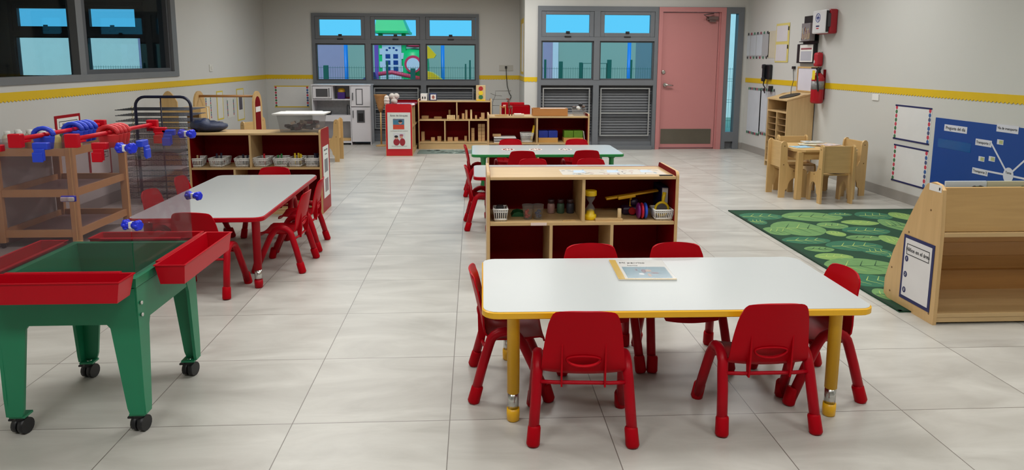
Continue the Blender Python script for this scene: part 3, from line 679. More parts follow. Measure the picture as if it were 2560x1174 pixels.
# toys on the middle shelf (upper board z .425)
zs = .4255
p = atY(1251, 530, MY+.07)
mbk = solo(basket_mb(.082, .11, .075, 6, 6), 'small_basket', WPL, 'small white slotted basket at the left of the toy shelf', 'basket', (p.x, MY+.09, zs))
solo(MB().box(-.03, .03, -.03, .03, 0, .05, bev=.008).box(-.025, .02, -.03, .02, .05, .085, bev=.01), 'stuffed_pouch', mat('dark_grey_cloth', (50, 46, 48), .8), 'dark grey bundle in the small white basket', 'pouch', (p.x, MY+.09, zs+.006))
p = atY(1296, 525, MY+.2); solo(MB().wally([(-.045, 0), (.045, 0), (.03, .02), (.0, .03), (-.03, .022)], -.05, .05), 'toy_turtle', mat('dark_green_plastic', (10, 90, 50), .4), 'flat dark green toy behind the plastic cups', 'toy', (p.x, MY+.22, zs))
for px, lb, c in ((1320, 'clear cup of red pieces on the toy shelf', mat('red_pieces', (190, 60, 60), .5)), (1346, 'clear cup of blue pieces on the toy shelf', mat('blue_pieces', (50, 80, 130), .5))):
    p = atY(px, 540, MY+.08); t = thing('clear_cup', lb, 'cup', (p.x, MY+.1, zs))
    MB().lathe([(.022, 0), (.024, .002), (.035, .09), (.036, .09)], seg=18).build('cup', CLRP, t)
    q = MB()
    for k in range(12): q.ball((random.uniform(-.012, .012), random.uniform(-.012, .012), .012+.045*k/12), .008, seg=8)
    q.build('pieces', c, t)
    bpy.data.objects[-1] if False else None
for px, lb, c in ((1378, 'small jar with pink-grey label, left of three jars on toy shelf', (165, 130, 125)), (1402, 'small jar with green label, middle of three jars on toy shelf', (70, 100, 80)), (1426, 'small dark jar, right of three jars on toy shelf', (60, 60, 70))):
    p = atY(px, 520, MY+.26); t = thing('spice_jar', lb, 'jar', (p.x, MY+.27, zs))
    MB().lathe([(.022, 0), (.024, .004), (.024, .055), (.018, .065)], seg=18).build('jar_body', mat('jar_%d' % px, c, .4), t)
    MB().lathe([(.021, .065), (.021, .085), (.019, .087)], seg=18).build('lid', mat('jar_lid', (70, 50, 55), .4), t)
p = atY(1422, 553, MY+.05); solo(MB().box(-.04, .04, -.008, .008, 0, .003), 'craft_stick', MAPX, 'wooden craft stick on the toy shelf left of the divider', 'stick', (p.x, MY+.05, zs), .3)
p0, p1 = atY(1327, 558, MY), atY(1367, 558, MY)
solo(MB().box(p0.x, p1.x, MY+.002, MY+.0055, .4075, .4245), 'shelf_label', mat('tape', (225, 205, 195), .5), 'white tape label on the front edge of the toy shelf board', 'label')
# sand timer
p = atY(1477, 520, MY+.06); t = thing('sand_timer', 'yellow-ended sand timer in the right compartment of the toy shelf', 'sand timer', (p.x+.002, MY+.085, zs))
YT = mat('timer_yellow', (230, 195, 20), .35)
MB().lathe([(.034, 0), (.036, .004), (.036, .03), (.026, .034), (.022, .055), (.012, .062)], seg=22).build('lower_cap', YT, t)
MB().lathe([(.026, .055), (.027, .07), (.008, .1), (.027, .13), (.027, .15)], seg=22).build('glass_bulb', CLRP, t)
MB().lathe([(.03, .145), (.036, .148), (.036, .175), (.033, .178)], seg=22).build('upper_cap', YT, t)
# wooden trays on toy shelf
pa, pb = atY(1489, 556, MY+.02), atY(1557, 556, MY+.02)
solo(MB().box(pa.x, pb.x, MY+.03, MY+.28, zs, zs+.012, mi=0).box(pa.x, pb.x, MY+.022, MY+.03, zs, zs+.016), 'wooden_tray', WOODX, 'thin wooden puzzle tray on the toy shelf beside the sand timer', 'tray')
p = atY(1556, 530, MY+.05); solo(MB().lathe([(.011, 0), (.012, .002), (.012, .055), (.010, .058)], seg=14), 'wooden_peg', mat('pale_wood', (222, 196, 150), .5), 'short pale wooden peg standing on the tray', 'peg', (pb.x-.014, MY+.06, zs+.0125))
# toy aeroplane lying on red and black base
p = atY(1578, 520, MY+.2)
t = thing('toy_aeroplane', 'yellow-winged toy aeroplane on the toy shelf', 'toy aeroplane', (p.x, MY+.24, zs))
MB().box(-.055, .055, -.05, .04, 0, .05, bev=.014).lathe([(.01, .05), (.03, .055), (.03, .09), (.01, .1)], (.02, 0, 0), 14).build('body', mat('aeroplane_dark', (40, 20, 50), .4), t)
MB().box(-.16, .17, -.025, .025, -.006, .006, bev=.003, M=Matrix.Translation((0, -.02, .125)) @ Matrix.Rotation(-.16, 4, 'Y')).box(-.09, .02, -.05, -.02, -.008, .012, bev=.004, M=Matrix.Translation((0, -.02, .122)) @ Matrix.Rotation(-.16, 4, 'Y')).box(-.006, .006, -.02, .0, .05, .12).build('wing', mat('aeroplane_yellow', (222, 170, 20), .4), t)
MB().lathe([(.005, 0), (.022, .003), (.022, .02)], seg=14).build('wheel', mat('wheel_red', (170, 20, 30), .4), t); bpy.data.objects['wheel'].location = (.0, -.055, .03); bpy.data.objects['wheel'].rotation_euler = (PI/2, 0, 0)
# coloured drums / magnet discs
p = atY(1606, 525, MY+.07)
for k, (nm, c) in enumerate((('purple', (110, 20, 110)), ('crimson', (190, 20, 50)), ('blue', (30, 80, 200)))):
    o = solo(MB().lathe([(.03, 0), (.046, .004), (.05, .01), (.046, .016), (.03, .02)], seg=26), 'hand_disc', mat('disc_'+nm, c, .3), nm + ' disc standing on edge on the toy shelf', 'disc', (p.x-.03+.021*k, MY+.09, zs+.05), group='discs on the toy shelf')
    o.rotation_euler = (0, PI/2, 0)
# basket and sieve
p = atY(1655, 530, MY+.07)
solo(basket_mb(.115, .13, .065, 9, 6), 'small_basket', WPL, 'white slotted basket at the right end of the toy shelf', 'basket', (p.x+.003, MY+.09, zs))
t = thing('toy_sieve', 'yellow hand sieve with dark mesh standing in the white basket', 'sieve', (p.x, MY+.08, zs+.062))
MB().tube([(.04*math.cos(a), 0, .04*math.sin(a)) for a in [2*PI*k/20 for k in range(21)]], .0075, 8).tube([(.005, 0, .04), (.012, .01, .07), (.018, .012, .1)], [.009, .011, .012], 8).build('ring_handle', YT, t)
MB().wally(ell(0, 0, .038, .038), -.002, .002).build('mesh', mat('sieve_mesh', (90, 84, 84), .5, .3, .3, 90), t)
pz = atY(1668, 500, MY+.3); solo(MB().box(-.02, .02, -.1, .1, 0, .185, mi=0, bev=.003).box(-.017, .019, -.098, -.1005, .004, .18, mi=1), 'picture_book', [NAVY, PAPER], 'dark blue book standing at the right end of the toy shelf', 'book', (mx1-.045, MY+.24, zs))
# shelf top: strip of cut-out drawings and black tag
pa, pb, pc_, pd = atZ(1392, 418, .70), atZ(1640, 420, .70), atZ(1632, 404, .70), atZ(1400, 403, .70)
cs = thing('drawing_strip', 'strip of cut-out drawings taped along the top of the toy shelf', 'drawings', (0, 0, .7003))
MB().slab([(pa.x, MY+.07), (pb.x, MY+.07), (pb.x, MY+.28), (pa.x, MY+.28)], 0, .0006).build('clear_tape', mat('strip_paper', (214, 202, 186), .3, var=.03, scale=20), cs)
dm = MB()
for k in range(46):
    x = random.uniform(pa.x+.02, pb.x-.02); y = random.uniform(MY+.085, MY+.265); a = random.uniform(0, PI)
    dm.slab([(x+q_[0], y+q_[1]) for q_ in ell(0, 0, random.uniform(.01, .022), random.uniform(.003, .007), 8, a)], .0006, .001, k % 4)
for k in range(3):
    x = pa.x + (pb.x-pa.x)*(.17+.33*k); dm.slab([(x-.03, MY+.15), (x+.05, MY+.15), (x+.04, MY+.24), (x-.02, MY+.24)], .0008, .0012, 4)  # pale patches painted as glints on the tape, not drawings
dm.build('cut_outs_and_glints', [mat('ink_grey', (110, 108, 112), .6), mat('ink_rose', (180, 140, 130), .6), mat('ink_blue', (130, 160, 180), .6), mat('ink_olive', (140, 130, 100), .6), mat('glint_white', (220, 228, 240), .2)], cs)
p = atZ(1667, 426, .70); solo(MB().box(-.04, .04, -.009, .009, 0, .006, bev=.002), 'name_tag', BLACK, 'small black tag on the front right corner of the toy shelf top', 'tag', (mx1-.075, MY+.02, .7003))

# ------------------------------------------------------------------ things on the left shelf
TL = .733
p = atY(518, 320, LY+.12)
m = MB(); m.ball((0, 0, .045), .165, .11, .05, seg=24)
for v in m.bm.verts:
    n_ = math.sin(v.co.x*90+v.co.y*40)*math.sin(v.co.y*75)*.006; v.co *= (1+n_*3); v.co.z = max(.0, v.co.z + n_*1.2 + (.02 if v.co.x < 0 and v.co.z > .05 else 0))
solo(m, 'plastic_bag', mat('dark_blue_plastic', (38, 48, 78), .25, var=.5, scale=18, bump=.8), 'crumpled dark blue plastic bag on the left shelf', 'bag', (p.x, LY+.17, TL))
a, b = atY(693, 300, LY+.08), atY(803, 300, LY+.08); w_ = b.x-a.x; bx = (a.x+b.x)/2
t = thing('storage_bin', 'clear plastic bin with white lid on the left shelf', 'bin', (bx, LY+.19, TL))
def frust(mb_, w0, d0, w1, d1, z0, z1, mi=None):
    if mi is not None: mb_.mi = mi
    v = [mb_.bm.verts.new(q) for q in ((-w0, -d0, z0), (w0, -d0, z0), (w0, d0, z0), (-w0, d0, z0), (-w1, -d1, z1), (w1, -d1, z1), (w1, d1, z1), (-w1, d1, z1))]
    for q in ((3,2,1,0),(4,5,6,7),(0,1,5,4),(1,2,6,5),(2,3,7,6),(3,0,4,7)): mb_._f([v[i] for i in q])
    return mb_
frust(MB(), w_/2-.02, .10, w_/2, .13, 0, .155).build('bin_body', CLRP, t)
lid = frust(MB(), w_/2+.03, .155, w_/2+.035, .16, .155, .168); frust(lid, w_/2-.02, .11, w_/2-.03, .1, .168, .176); lid.build('lid', WPL, t)
q = MB()
for k in range(26): q.box(-.025, .025, -.02, .02, -.012, .012, mi=k % 4, bev=.004, M=Matrix.Translation((random.uniform(-w_/2+.06, w_/2-.06), random.uniform(-.06, .05), .025+.075*random.random())) @ Matrix.Rotation(random.uniform(0, 3), 4, 'Z') @ Matrix.Rotation(random.uniform(-.6, .6), 4, 'X'))
q.build('toy_pieces', [mat('bin_dark', (60, 45, 50), .6), mat('bin_plum', (90, 50, 60), .6), mat('bin_cream', (190, 170, 150), .6), mat('bin_grey', (90, 85, 90), .6)], t)

# ------------------------------------------------------------------ water table
wt = thing('water_table', 'green plastic water table on casters at the left foreground', 'water table', (-1.468, 2.8, 0))
hx, hy, rz_ = .245, .265, .598
tb = MB()
def rect_pts(sx, sy, z): return [(-sx, -sy, z), (sx, -sy, z), (sx, sy, z), (-sx, sy, z)]
def loft(mb_, rings, close=True):
    R = [[mb_.bm.verts.new(p_) for p_ in r] for r in rings]; n = len(R[0])
    for i in range(len(R)-1):
        for k in range(n): mb_._f([R[i][k], R[i][(k+1) % n], R[i+1][(k+1) % n], R[i+1][k]])
    return R
R = loft(tb, [rect_pts(hx-.005, hy-.005, .43), rect_pts(hx, hy, .56), rect_pts(hx+.01, hy+.01, .565), rect_pts(hx+.012, hy+.012, rz_), rect_pts(hx-.02, hy-.02, rz_), rect_pts(hx-.045, hy-.045, .46)])
tb._f(R[-1]); tb._f(R[0][::-1])
tb.tube([(-hx+.06, hy-.07, .466), (hx-.08, -hy+.07, .466)], .006, 6)
tb.build('tub', GRNP, wt)
def wleg(sx, sy):
    q = MB()
    # tapered angle leg: wide at the apron, narrow at the caster
    for (ux, uy, w0) in ((1, 0, .12), (0, 1, .095)):
        th = .012
        if ux:
            pts = [(sx*hx, .565), (sx*(hx-w0), .44), (sx*(hx-w0*.80), .41), (sx*(hx-.06), .10), (sx*(hx-.052), .075), (sx*(hx+.0), .075), (sx*(hx+.006), .15)]
            y = sy*(hy+.002); q.wally(pts, min(y, y-sy*th), max(y, y-sy*th))
        else:
            pts = [(sy*hy, .565), (sy*(hy-w0), .44), (sy*(hy-w0*.82), .40), (sy*(hy-.05), .10), (sy*(hy-.045), .075), (sy*(hy+.0), .075), (sy*(hy+.004), .15)]
            x = sx*(hx+.006); q.wallx(pts, min(x, x-sx*th), max(x, x-sx*th))
    q.box(sx*hx-sx*.03-.028, sx*hx-sx*.03+.028, sy*hy-sy*.028-.026, sy*hy-sy*.028+.026, .068, .076)
    return q
ap = MB().wally([(-hx, .56), (hx, .56), (hx, .47), (hx-.10, .425), (-hx+.10, .425), (-hx, .47)], -hy-.004, -hy).wally([(-hx, .56), (hx, .56), (hx, .47), (hx-.10, .425), (-hx+.10, .425), (-hx, .47)], hy, hy+.004)
ap.wallx([(-hy, .56), (hy, .56), (hy, .47), (hy-.09, .425), (-hy+.09, .425), (-hy, .47)], hx, hx+.004).wallx([(-hy, .56), (hy, .56), (hy, .47), (hy-.09, .425), (-hy+.09, .425), (-hy, .47)], -hx-.004, -hx)
ap.build('apron', GRNP, wt)
for sx in (-1, 1):
    for sy in (-1, 1):
        lg = wleg(sx, sy).build('leg', GRNP, wt)
        x, y = sx*(hx-.03), sy*(hy-.028)
        cst = MB().tube([(x-.024, y+.008, .03), (x-.004, y+.004, .03)], .03, 16).tube([(x+.004, y, .03), (x+.024, y-.004, .03)], .03, 16).box(x-.018, x+.018, y-.016, y+.016, .03, .07, bev=.006).box(x-.045, x-.015, y-.008, y+.008, .048, .056, bev=.002)
        cst.build('caster', BLACK, lg)
        MB().tube([(x, y, .066), (x, y, .078)], .012, 8).build('caster_stem', CHR, lg)
for sy in (-.17, .17):
    MB().tube([(hx+.008, sy*1.45, .50), (hx+.014, sy*1.45, .50)], .007, 8).tube([(hx+.008, sy*1.45, .455), (hx+.014, sy*1.45, .455)], .007, 8).build('bolt', CHR, wt)
# trays hooked on the rim
def tray(L, name, label, loc, rz):
    t = MB(); w0, w1, h = .045, .055, .075
    R = loft(t, [[(-L/2+.015, -w0, 0), (L/2-.015, -w0, 0), (L/2-.015, w0, 0), (-L/2+.015, w0, 0)], [(-L/2, -w1, h), (L/2, -w1, h), (L/2, w1, h), (-L/2, w1, h)], [(-L/2-.004, -w1-.004, h), (L/2+.004, -w1-.004, h), (L/2+.004, w1+.004, h), (-L/2-.004, w1+.004, h)],
                 [(-L/2-.004, -w1-.004, h+.004), (L/2+.004, -w1-.004, h+.004), (L/2+.004, w1+.004, h+.004), (-L/2-.004, w1+.004, h+.004)], [(-L/2+.004, -w1+.004, h+.003), (L/2-.004, -w1+.004, h+.003), (L/2-.004, w1-.004, h+.003), (-L/2+.004, w1-.004, h+.003)], [(-L/2+.018, -w0+.003, .004), (L/2-.018, -w0+.003, .004), (L/2-.018, w0-.003, .004), (-L/2+.018, w0-.003, .004)]])
    t._f(R[-1]); t._f(R[0][::-1])
    t.box(-L/2+.05, L/2-.05, w1, w1+.018, h-.002, h+.005)
    return solo(t, name, mat('tray_red', (180, 2, 24), .36, var=.03, spec=.2), label, 'tray', loc, rz, 'red trays hooked on the water table')
tray(.50, 'side_tray', 'red tray hooked on the front rim of the water table', (-1.462, 2.46, .545), 0)
tray(.52, 'side_tray', 'red tray hooked on the right rim of the water table, facing the aisle', (-1.142, 2.905, .535), PI/2)
tray(.44, 'side_tray', 'red tray hooked on the back rim of the water table', (-1.445, 3.145, .530), PI)
tray(.52, 'side_tray', 'red tray hooked on the left rim of the water table', (-1.795, 2.80, .530), -PI/2)
# plexiglass screens round the tub
PZ0, PZ1 = .600, 1.085
def pane(x0, x1, y0, y1, label):
    return solo(MB().box(x0, x1, y0, y1, PZ0, PZ1), 'plexiglass_screen', PLEX, label, 'screen', group='plexiglass screens round the water table')
fx, bx_, fy, by_ = -1.226, -1.712, 2.56, 3.09
pane(bx_, fx-.006, fy-.004, fy, 'clear screen along the front of the water table')
pane(bx_, fx-.006, by_, by_+.004, 'clear screen along the back of the water table')
pane(fx-.004, fx, fy+.002, by_-.002, 'clear screen along the right side of the water table')
pane(bx_-.006, bx_-.002, fy+.002, by_-.002, 'clear screen along the left side of the water table')
def clamp(x, y, z, label, rot=0):
    t = thing('screen_clamp', label, 'clamp', (x, y, z), rot, 'blue clamps joining the clear screens')
    for s, a in ((1, 0), (-1, 0)):
        q = MB()
        for k in range(6):
            an = 2*PI*k/6; q.ball((s*.026, .012*math.cos(an), .012*math.sin(an)), .0105, .0085, .0085, seg=8)
        q.tube([(s*.006, 0, 0), (s*.036, 0, 0)], .014, 10); q.build('knob', BLUEP, t)
    MB().box(-.008, .008, -.012, .012, -.012, .012, bev=.003).build('bracket', WPL, t)
for x, y, z, l in ((fx+.006, fy-.012, 1.066, 'blue knobbed clamp at the top of the front right screen corner'), (fx+.006, fy-.012, .79, 'blue knobbed clamp halfway down the front right screen corner'),
                   (fx+.008, by_-.01, 1.062, 'blue knobbed clamp at the top of the back right screen corner'), (fx+.008, by_+.016, .79, 'blue knobbed clamp halfway down the back right screen corner'),
                   ):
    clamp(x, y, z, l, math.radians(-20))
t = thing('screen_clamp', 'white and blue clamp at the back left screen corner', 'clamp', (bx_-.01, by_-.02, .787), 0, 'blue clamps joining the clear screens')
MB().box(-.028, .028, -.02, -.008, -.009, .009, bev=.004).build('bracket', WPL, t); MB().box(-.032, .03, -.008, .004, -.013, .013, bev=.004).build('knob', BLUEP, t)
# hooks + rods
RR = mat('rod_red', (190, 8, 30), .35, spec=.25)
def rod(xa, xb, label):
    t = thing('hanging_rod', label, 'rod', (0, 0, 0), group='red rods across the clear screens')
    MB().tube([(xa, fy-.03, 1.098), (xb, by_+.03, 1.098)], .0085, 10).build('bar', RR, t)
    for x, y, s in ((xa, fy-.03, -1), (xb, by_+.03, 1)):
        MB().box(x-.022, x+.022, min(y-.012, y+.012), max(y-.012, y+.012), 1.07, 1.118, bev=.003).box(x-.02, x+.02, min(y, y-s*.05), max(y, y-s*.05), 1.086, 1.092).build('end_hook', RR, t)
rod(-1.578, -1.592, 'red rod of blue scoops across the screens of the water table')
rod(-1.39, -1.375, 'red rod of red scoops across the screens of the water table, right of the other')
def hookmb(r=.03, h=.03):
    q = MB()
    q.tube([(.036*math.cos(a), 0, .028*math.sin(a)-.006) for a in [PI*k/8 for k in range(9)]], .009, 6)
    q.lathe([(.018, -.058), (r*.8, -.054), (r, -.012), (r, -.006), (r*.88, -.008), (.016, -.05)], seg=14, sy=.45)
    return q
SB = mat('scoop_blue', (36, 66, 200), .35); SR = mat('scoop_red', (200, 40, 45), .35)
sbm = hookmb(.04).mesh('hanging_scoop', SB); srm = hookmb(.04).mesh('hanging_scoop', SR)
for k in range(5):
    y = 2.86 + .035*k if k else 2.70
    o = bpy.data.objects.new('hanging_scoop', sbm); COL.objects.link(o); o.location = (-1.585, y, 1.10); tag(o, 'blue scoop alone near the front of its red rod' if k == 0 else 'blue scoop in the row of four hanging on the red rod', 'scoop', 'blue scoops on the rod')
for k in range(4):
    o = bpy.data.objects.new('hanging_scoop', srm); COL.objects.link(o); o.location = (-1.383, 2.76 + .03*k, 1.10); tag(o, 'red scoop in the row hanging on the right red rod', 'scoop', 'red scoops on the rod')
def clip(x, y, z, m, label, rz=0):
    solo(MB().box(-.026, .026, -.012, .012, -.012, .012, bev=.003).box(-.018, .018, -.02, -.010, -.05, -.008, bev=.003).box(-.022, .014, -.024, -.016, -.055, -.02, bev=.003), 'screen_clip', m, label, 'clip', (x, y, z), rz, 'clips on the top edge of the screens')
clip(-1.31, fy-.006, 1.073, RR, 'red clip on the top edge of the front screen')
clip(-1.51, fy-.006, 1.073, SB, 'blue clip on the front screen, under the rod of blue scoops')
clip(-1.665, fy-.006, 1.066, RR, 'red clip at the far left of the front screen')
clip(-1.2145, 2.66, 1.07, SB, 'blue clip on the right screen near its front corner', PI/2)
clip(-1.30, by_+.008, 1.066, SB, 'blue clip on the top edge of the back screen, right')
clip(-1.335, by_+.008, 1.076, RR, 'red clip on the top edge of the back screen, middle')

# ------------------------------------------------------------------ wood tray rack on the left wall with paint bottles
rk = thing('tray_rack', 'wooden three-tier tray rack against the left wall behind the clear screens', 'rack', (0, 0, 0))
rx0, rx1, ry0, ry1 = -3.47, -2.90, 5.25, 6.05
for x in (rx0+.02, rx1-.02):
    for y in (ry0+.02, ry1-.02):
        po = MB().box(x-.028, x+.028, y-.02, y+.02, .04, .74, bev=.004).build('post', wood('rack_wood', (196, 152, 100), 2), rk)
        MB().tube([(x, y-.008, .02), (x, y+.008, .02)], .02, 12).build('caster', BLACK, po)
for z in (.08, .38, .68):
    q = MB(); q.box(rx0+.049, rx1-.049, ry0+.008, ry0+.026, z, z+.055).box(rx0+.049, rx1-.049, ry1-.026, ry1-.008, z, z+.055).box(rx0+.01, rx0+.028, ry0+.041, ry1-.041, z, z+.055).box(rx1-.028, rx1-.01, ry0+.041, ry1-.041, z, z+.055)
    tr_ = q.build('tray_rail', wood('rack_wood_x', (196, 152, 100), 0), rk)
    MB().box(rx0+.03, rx1-.03, ry0+.03, ry1-.03, z+.002, z+.01).build('tray_board', mat('tray_grey', (150, 130, 126), .5), tr_)
PBC = [(200, 190, 175), (150, 40, 45), (40, 110, 90), (190, 160, 120), (60, 90, 130), (210, 200, 120), (180, 120, 60)]
bmesh_ = {}
for i in range(12):
    col_, row = i % 6, i // 6
    x = rx0+.075 + .084*col_; y = ry0+.10 + row*.12
    c = PBC[(i*3) % 7]; key = (i*3) % 7
    t = thing('paint_bottle', 'paint bottle %s the tray rack' % (('in the front row at the left on top of', 'second in the front row on top of', 'third in the front row on top of', 'fourth in the front row on top of', 'fifth in the front row on top of', 'last in the front row, rightmost on top of', 'first in the back row on top of', 'second in the back row on top of', 'third in the back row on top of', 'fourth in the back row on top of', 'fifth in the back row on top of', 'last in the back row on top of')[i]), 'bottle', (x, y, .691), 0, 'paint bottles on the tray rack')
    if key not in bmesh_: bmesh_[key] = MB().lathe([(.033, 0), (.036, .004), (.036, .115), (.028, .132), (.02, .136)], seg=16).mesh('bottle_body', mat('paint_%d' % key, c, .4, var=.2, scale=20)); bmesh_['cap'] = MB().lathe([(.021, .134), (.021, .158), (.016, .163), (.008, .164)], seg=12).mesh('cap', WPL) if 'cap' not in bmesh_ else bmesh_['cap']
    for nm, me in (('bottle_body', bmesh_[key]), ('cap', bmesh_['cap'])):
        o = bpy.data.objects.new(nm, me); COL.objects.link(o); o.parent = t
# red framed signs on the left wall
def redsign(y0, y1, z0, z1, lb):
    t = thing('framed_sign', lb, 'sign', (XL, 0, 0), group='red framed signs on the left wall')
    MB().box(.001, .004, y0, y1, z0, z1).build('frame', REDL, t); MB().box(.004, .006, y0+.03, y1-.03, z0+.03, z1-.025).build('sheet', PAPER, t)
    f = MB(); 
    for q in ((y0+.06, y1-.06, z1-.055, z1-.05), (y0+.06, y1-.06, z1-.105, z1-.1)): f.box(.006, .007, *q)
    f.box(.006, .007, y0+.055, y0+.06, z1-.105, z1-.05).box(.006, .007, y1-.06, y1-.055, z1-.105, z1-.05).build('title_box', INK, t)
    text('Niños en el área', .028, (.0068, (y0+y1)/2, z1-.078), RLW, INK, t, 'title')
redsign(6.13, 6.52, .60, .90, 'red framed sign above the tray rack on the left wall')
redsign(6.60, 7.0, .27, .56, 'red framed sign seen between the tiers of the tray rack')

# ------------------------------------------------------------------ drying rack
dr = thing('drying_rack', 'dark metal drying rack with wire shelves by the left wall', 'drying rack', (0, 0, 0))
DY = 6.86
xa, xb = atY(341, 300, DY).x, atY(479, 300, DY).x; zt = atY(400, 242, DY).z
NV = mat('navy_enamel', (16, 22, 54), .35)
pth = [(xa, DY, .02), (xa, DY, zt-.09)] + [(xa+.09-.09*math.cos(a), DY, zt-.09+.09*math.sin(a)) for a in [PI/2*k/5 for k in range(1, 6)]] + [(xb-.09+.09*math.sin(a), DY, zt-.09+.09*math.cos(a)) for a in [PI/2*k/5 for k in range(0, 6)]] + [(xb, DY, .02)]
MB().tube(pth, .0135, 10).build('hoop_frame', NV, dr)
MB().tube([((xa+xb)/2-.02, DY, zt), ((xa+xb)/2-.02, DY, .02)], .006, 8).build('centre_bar', NV, dr)
MB().tube([(xa, DY, .03), (xa, DY+.42, .03)], .012).tube([(xb, DY, .03), (xb, DY+.42, .03)], .012).tube([(xa, DY+.42, .03), (xb, DY+.42, .03)], .012).build('base_frame', NV, dr)
MB().tube([(xa-.17, DY+.30, .03), (xa-.17, DY+.30, .92)], .007, 8).tube([(xb+.0, DY+.42, .03), (xb, DY+.42, .9)], .007, 8).build('rear_post', mat('cream_enamel', (190, 180, 150), .4), dr)
ws = MB(); sx0_, sx1_, sy0_, sy1_ = xa-.2, xb-.005, DY+.02, DY+.38
for k in range(16):
    x = sx0_ + (sx1_-sx0_)*k/15; ws.tube([(x, sy0_, 0), (x, sy1_, 0)], .0015, 5)
for k in range(8):
    y = sy0_ + (sy1_-sy0_)*k/7; ws.tube([(sx0_, y, .0025), (sx1_, y, .0025)], .0018, 5)
for y in (sy0_, sy1_): ws.tube([(sx0_, y, 0), (sx1_, y, 0)], .0035, 6)
wm = ws.mesh('wire_shelf', mat('wire_dark', (78, 82, 92), .4, .3))
for k in range(17):
    o = bpy.data.objects.new('wire_shelf', wm); COL.objects.link(o); o.parent = dr; o.location = (0, 0, .06 + .0525*k)
for k, (z, m, lb) in enumerate(((.455, REDL, 'red sheet drying in the middle of the wire rack'), (.505, PAPER, 'white sheet drying in the upper middle of the wire rack'), (.30, PAPER, 'white sheet drying in the lower half of the wire rack'))):
    kk = round((z-.06)/.0525); solo(MB().box(-.2, .2, -.14, .14, 0, .002), 'drying_sheet', m, lb, 'paper', ((sx0_+sx1_)/2, (sy0_+sy1_)/2, .06+.0525*kk+.006), 0)

# ------------------------------------------------------------------ dress-up unit and wall cards at the far left
du = thing('dress_up_rack', 'wooden dress-up rack with arched ends and a dowel by the left wall', 'dress-up rack', (0, 0, 0))
def arch(y0, y1, h, n=10):
    r = (y1-y0)/2; c = (y0+y1)/2
    return [(y0, 0), (y1, 0)] + [(c + r*math.cos(PI*k/n), h-r + r*math.sin(PI*k/n)) for k in range(n+1)]
d0, d1 = 8.3, 8.62
xa = atY(483, 240, d0).x; xb = atY(631, 240, d0).x; hz = atY(490, 227, 8.45).z
MB().wallx(arch(d0, d1, hz), xa-.01, xa+.01).build('end_panel', MAPZ, du)
ep = MB().wallx(arch(d0, d1, hz), xb-.01, xb+.01).build('end_panel', MAPZ, du)
MB().wallx(arch(d0+.05, d1-.07, hz-.06), xb+.01, xb+.012).build('red_inlay', REDD, ep)
MB().box(xb+.012, xb+.0135, d0+.06, d1-.08, hz-.24, hz-.18).build('white_label', PAPER, ep)
zd = atY(560, 240, 8.45).z; MB().tube([(xa+.01, 8.45, zd), (xb-.01, 8.45, zd)], .014, 12).build('dowel', wood('dowel_wood', (180, 130, 80), 0), du)
MB().box(xa+.01, xb-.01, d0+.02, d1-.02, .1, .12).box(xa+.01, xb-.01, d1-.06, d1-.04, .12, .4).build('base_shelf', MAPX, du)
t = thing('wooden_cubby', 'pale wooden cubby with one arched end seen behind the drying rack', 'cubby', (0, 0, 0))
xc = atY(415, 240, 7.7).x
MB().box(xc-.08, xc+.10, 7.72, 7.74, 0, atY(415, 255, 7.7).z).wally([(xc-.08+.18*k/8, atY(415, 255, 7.7).z + .115*math.sin(PI*k/8)) for k in range(9)], 7.72, 7.74).build('arched_end', MAPZ, t)
MB().box(xc+.10, xc+.34, 7.72, 7.98, atY(440, 278, 7.7).z-.02, atY(440, 270, 7.7).z).box(xc+.32, xc+.34, 7.72, 7.98, 0, atY(440, 278, 7.7).z-.02).box(xc+.10, xc+.32, 7.96, 7.98, 0, .8).build('shelf_top', MAPX, t)
# cards on left wall between
def wallcard(y0, y1, z0, z1, label, border=True, spots_=False, pic=False, nm='wall_card'):
    t = thing(nm, label, 'card', (XL, 0, 0), group='yellow-bordered cards on the left wall')
    q = MB().box(.001, .003, y0, y1, z0, z1, mi=0 if border else 1)
    if border: q.box(.003, .004, y0+.025, y1-.025, z0+.02, z1-.02, mi=1)
    q.build('sheet', [mat('yellow_card', (205, 185, 70), .6), mat('pale_card', (205, 205, 198), .6)], t)
    if spots_:
        q = MB()
        for k in range(9):
            for yy in (y0+.02, y1-.02): q.wallx(ell(yy, z0+.04+(z1-z0-.08)*k/8, .014, .016, 8), .0042, .005, k % 3)
        q.build('dots', [mat('dot_red', (170, 40, 55), .6), mat('dot_blue', (50, 70, 120), .6), mat('dot_green', (60, 120, 80), .6)], t)
    if pic: MB().box(.004, .005, y0+.09, y1-.09, z0+.16, z1-.12).build('picture', mat('card_pic', (80, 75, 85), .6), t)
def lw(u, v): p = atX(u, v, XL); return p.y, p.z
for (a, b), lb, kw in ((((512, 240), (530, 300)), 'white card with dotted edges, leftmost on the wall behind the dowel', dict(border=False, spots_=True)), (((540, 228), (560, 297)), 'yellow-bordered card, second from left on the wall behind the dowel', {}), (((566, 246), (586, 291)), 'white card with dotted edges, third on the wall behind the dowel', dict(border=False, spots_=True)), (((590, 222), (612, 298)), 'yellow-bordered card with a dark picture, rightmost behind the dowel', dict(pic=True))):
    (ya, za), (yb, zb_) = lw(*a), lw(*b); wallcard(ya, yb, zb_, min(za, 1.03), lb, **kw)
p = atX(527, 170, XL); solo(MB().box(0, .008, -.06, .06, -.045, .045, bev=.002).box(.008, .012, -.02, .02, -.02, .02), 'light_switch', mat('offwhite_plastic', (205, 203, 196), .4), 'off-white switch plate on the left wall beside the interior window', 'switch', (XL+.0005, p.y, p.z))
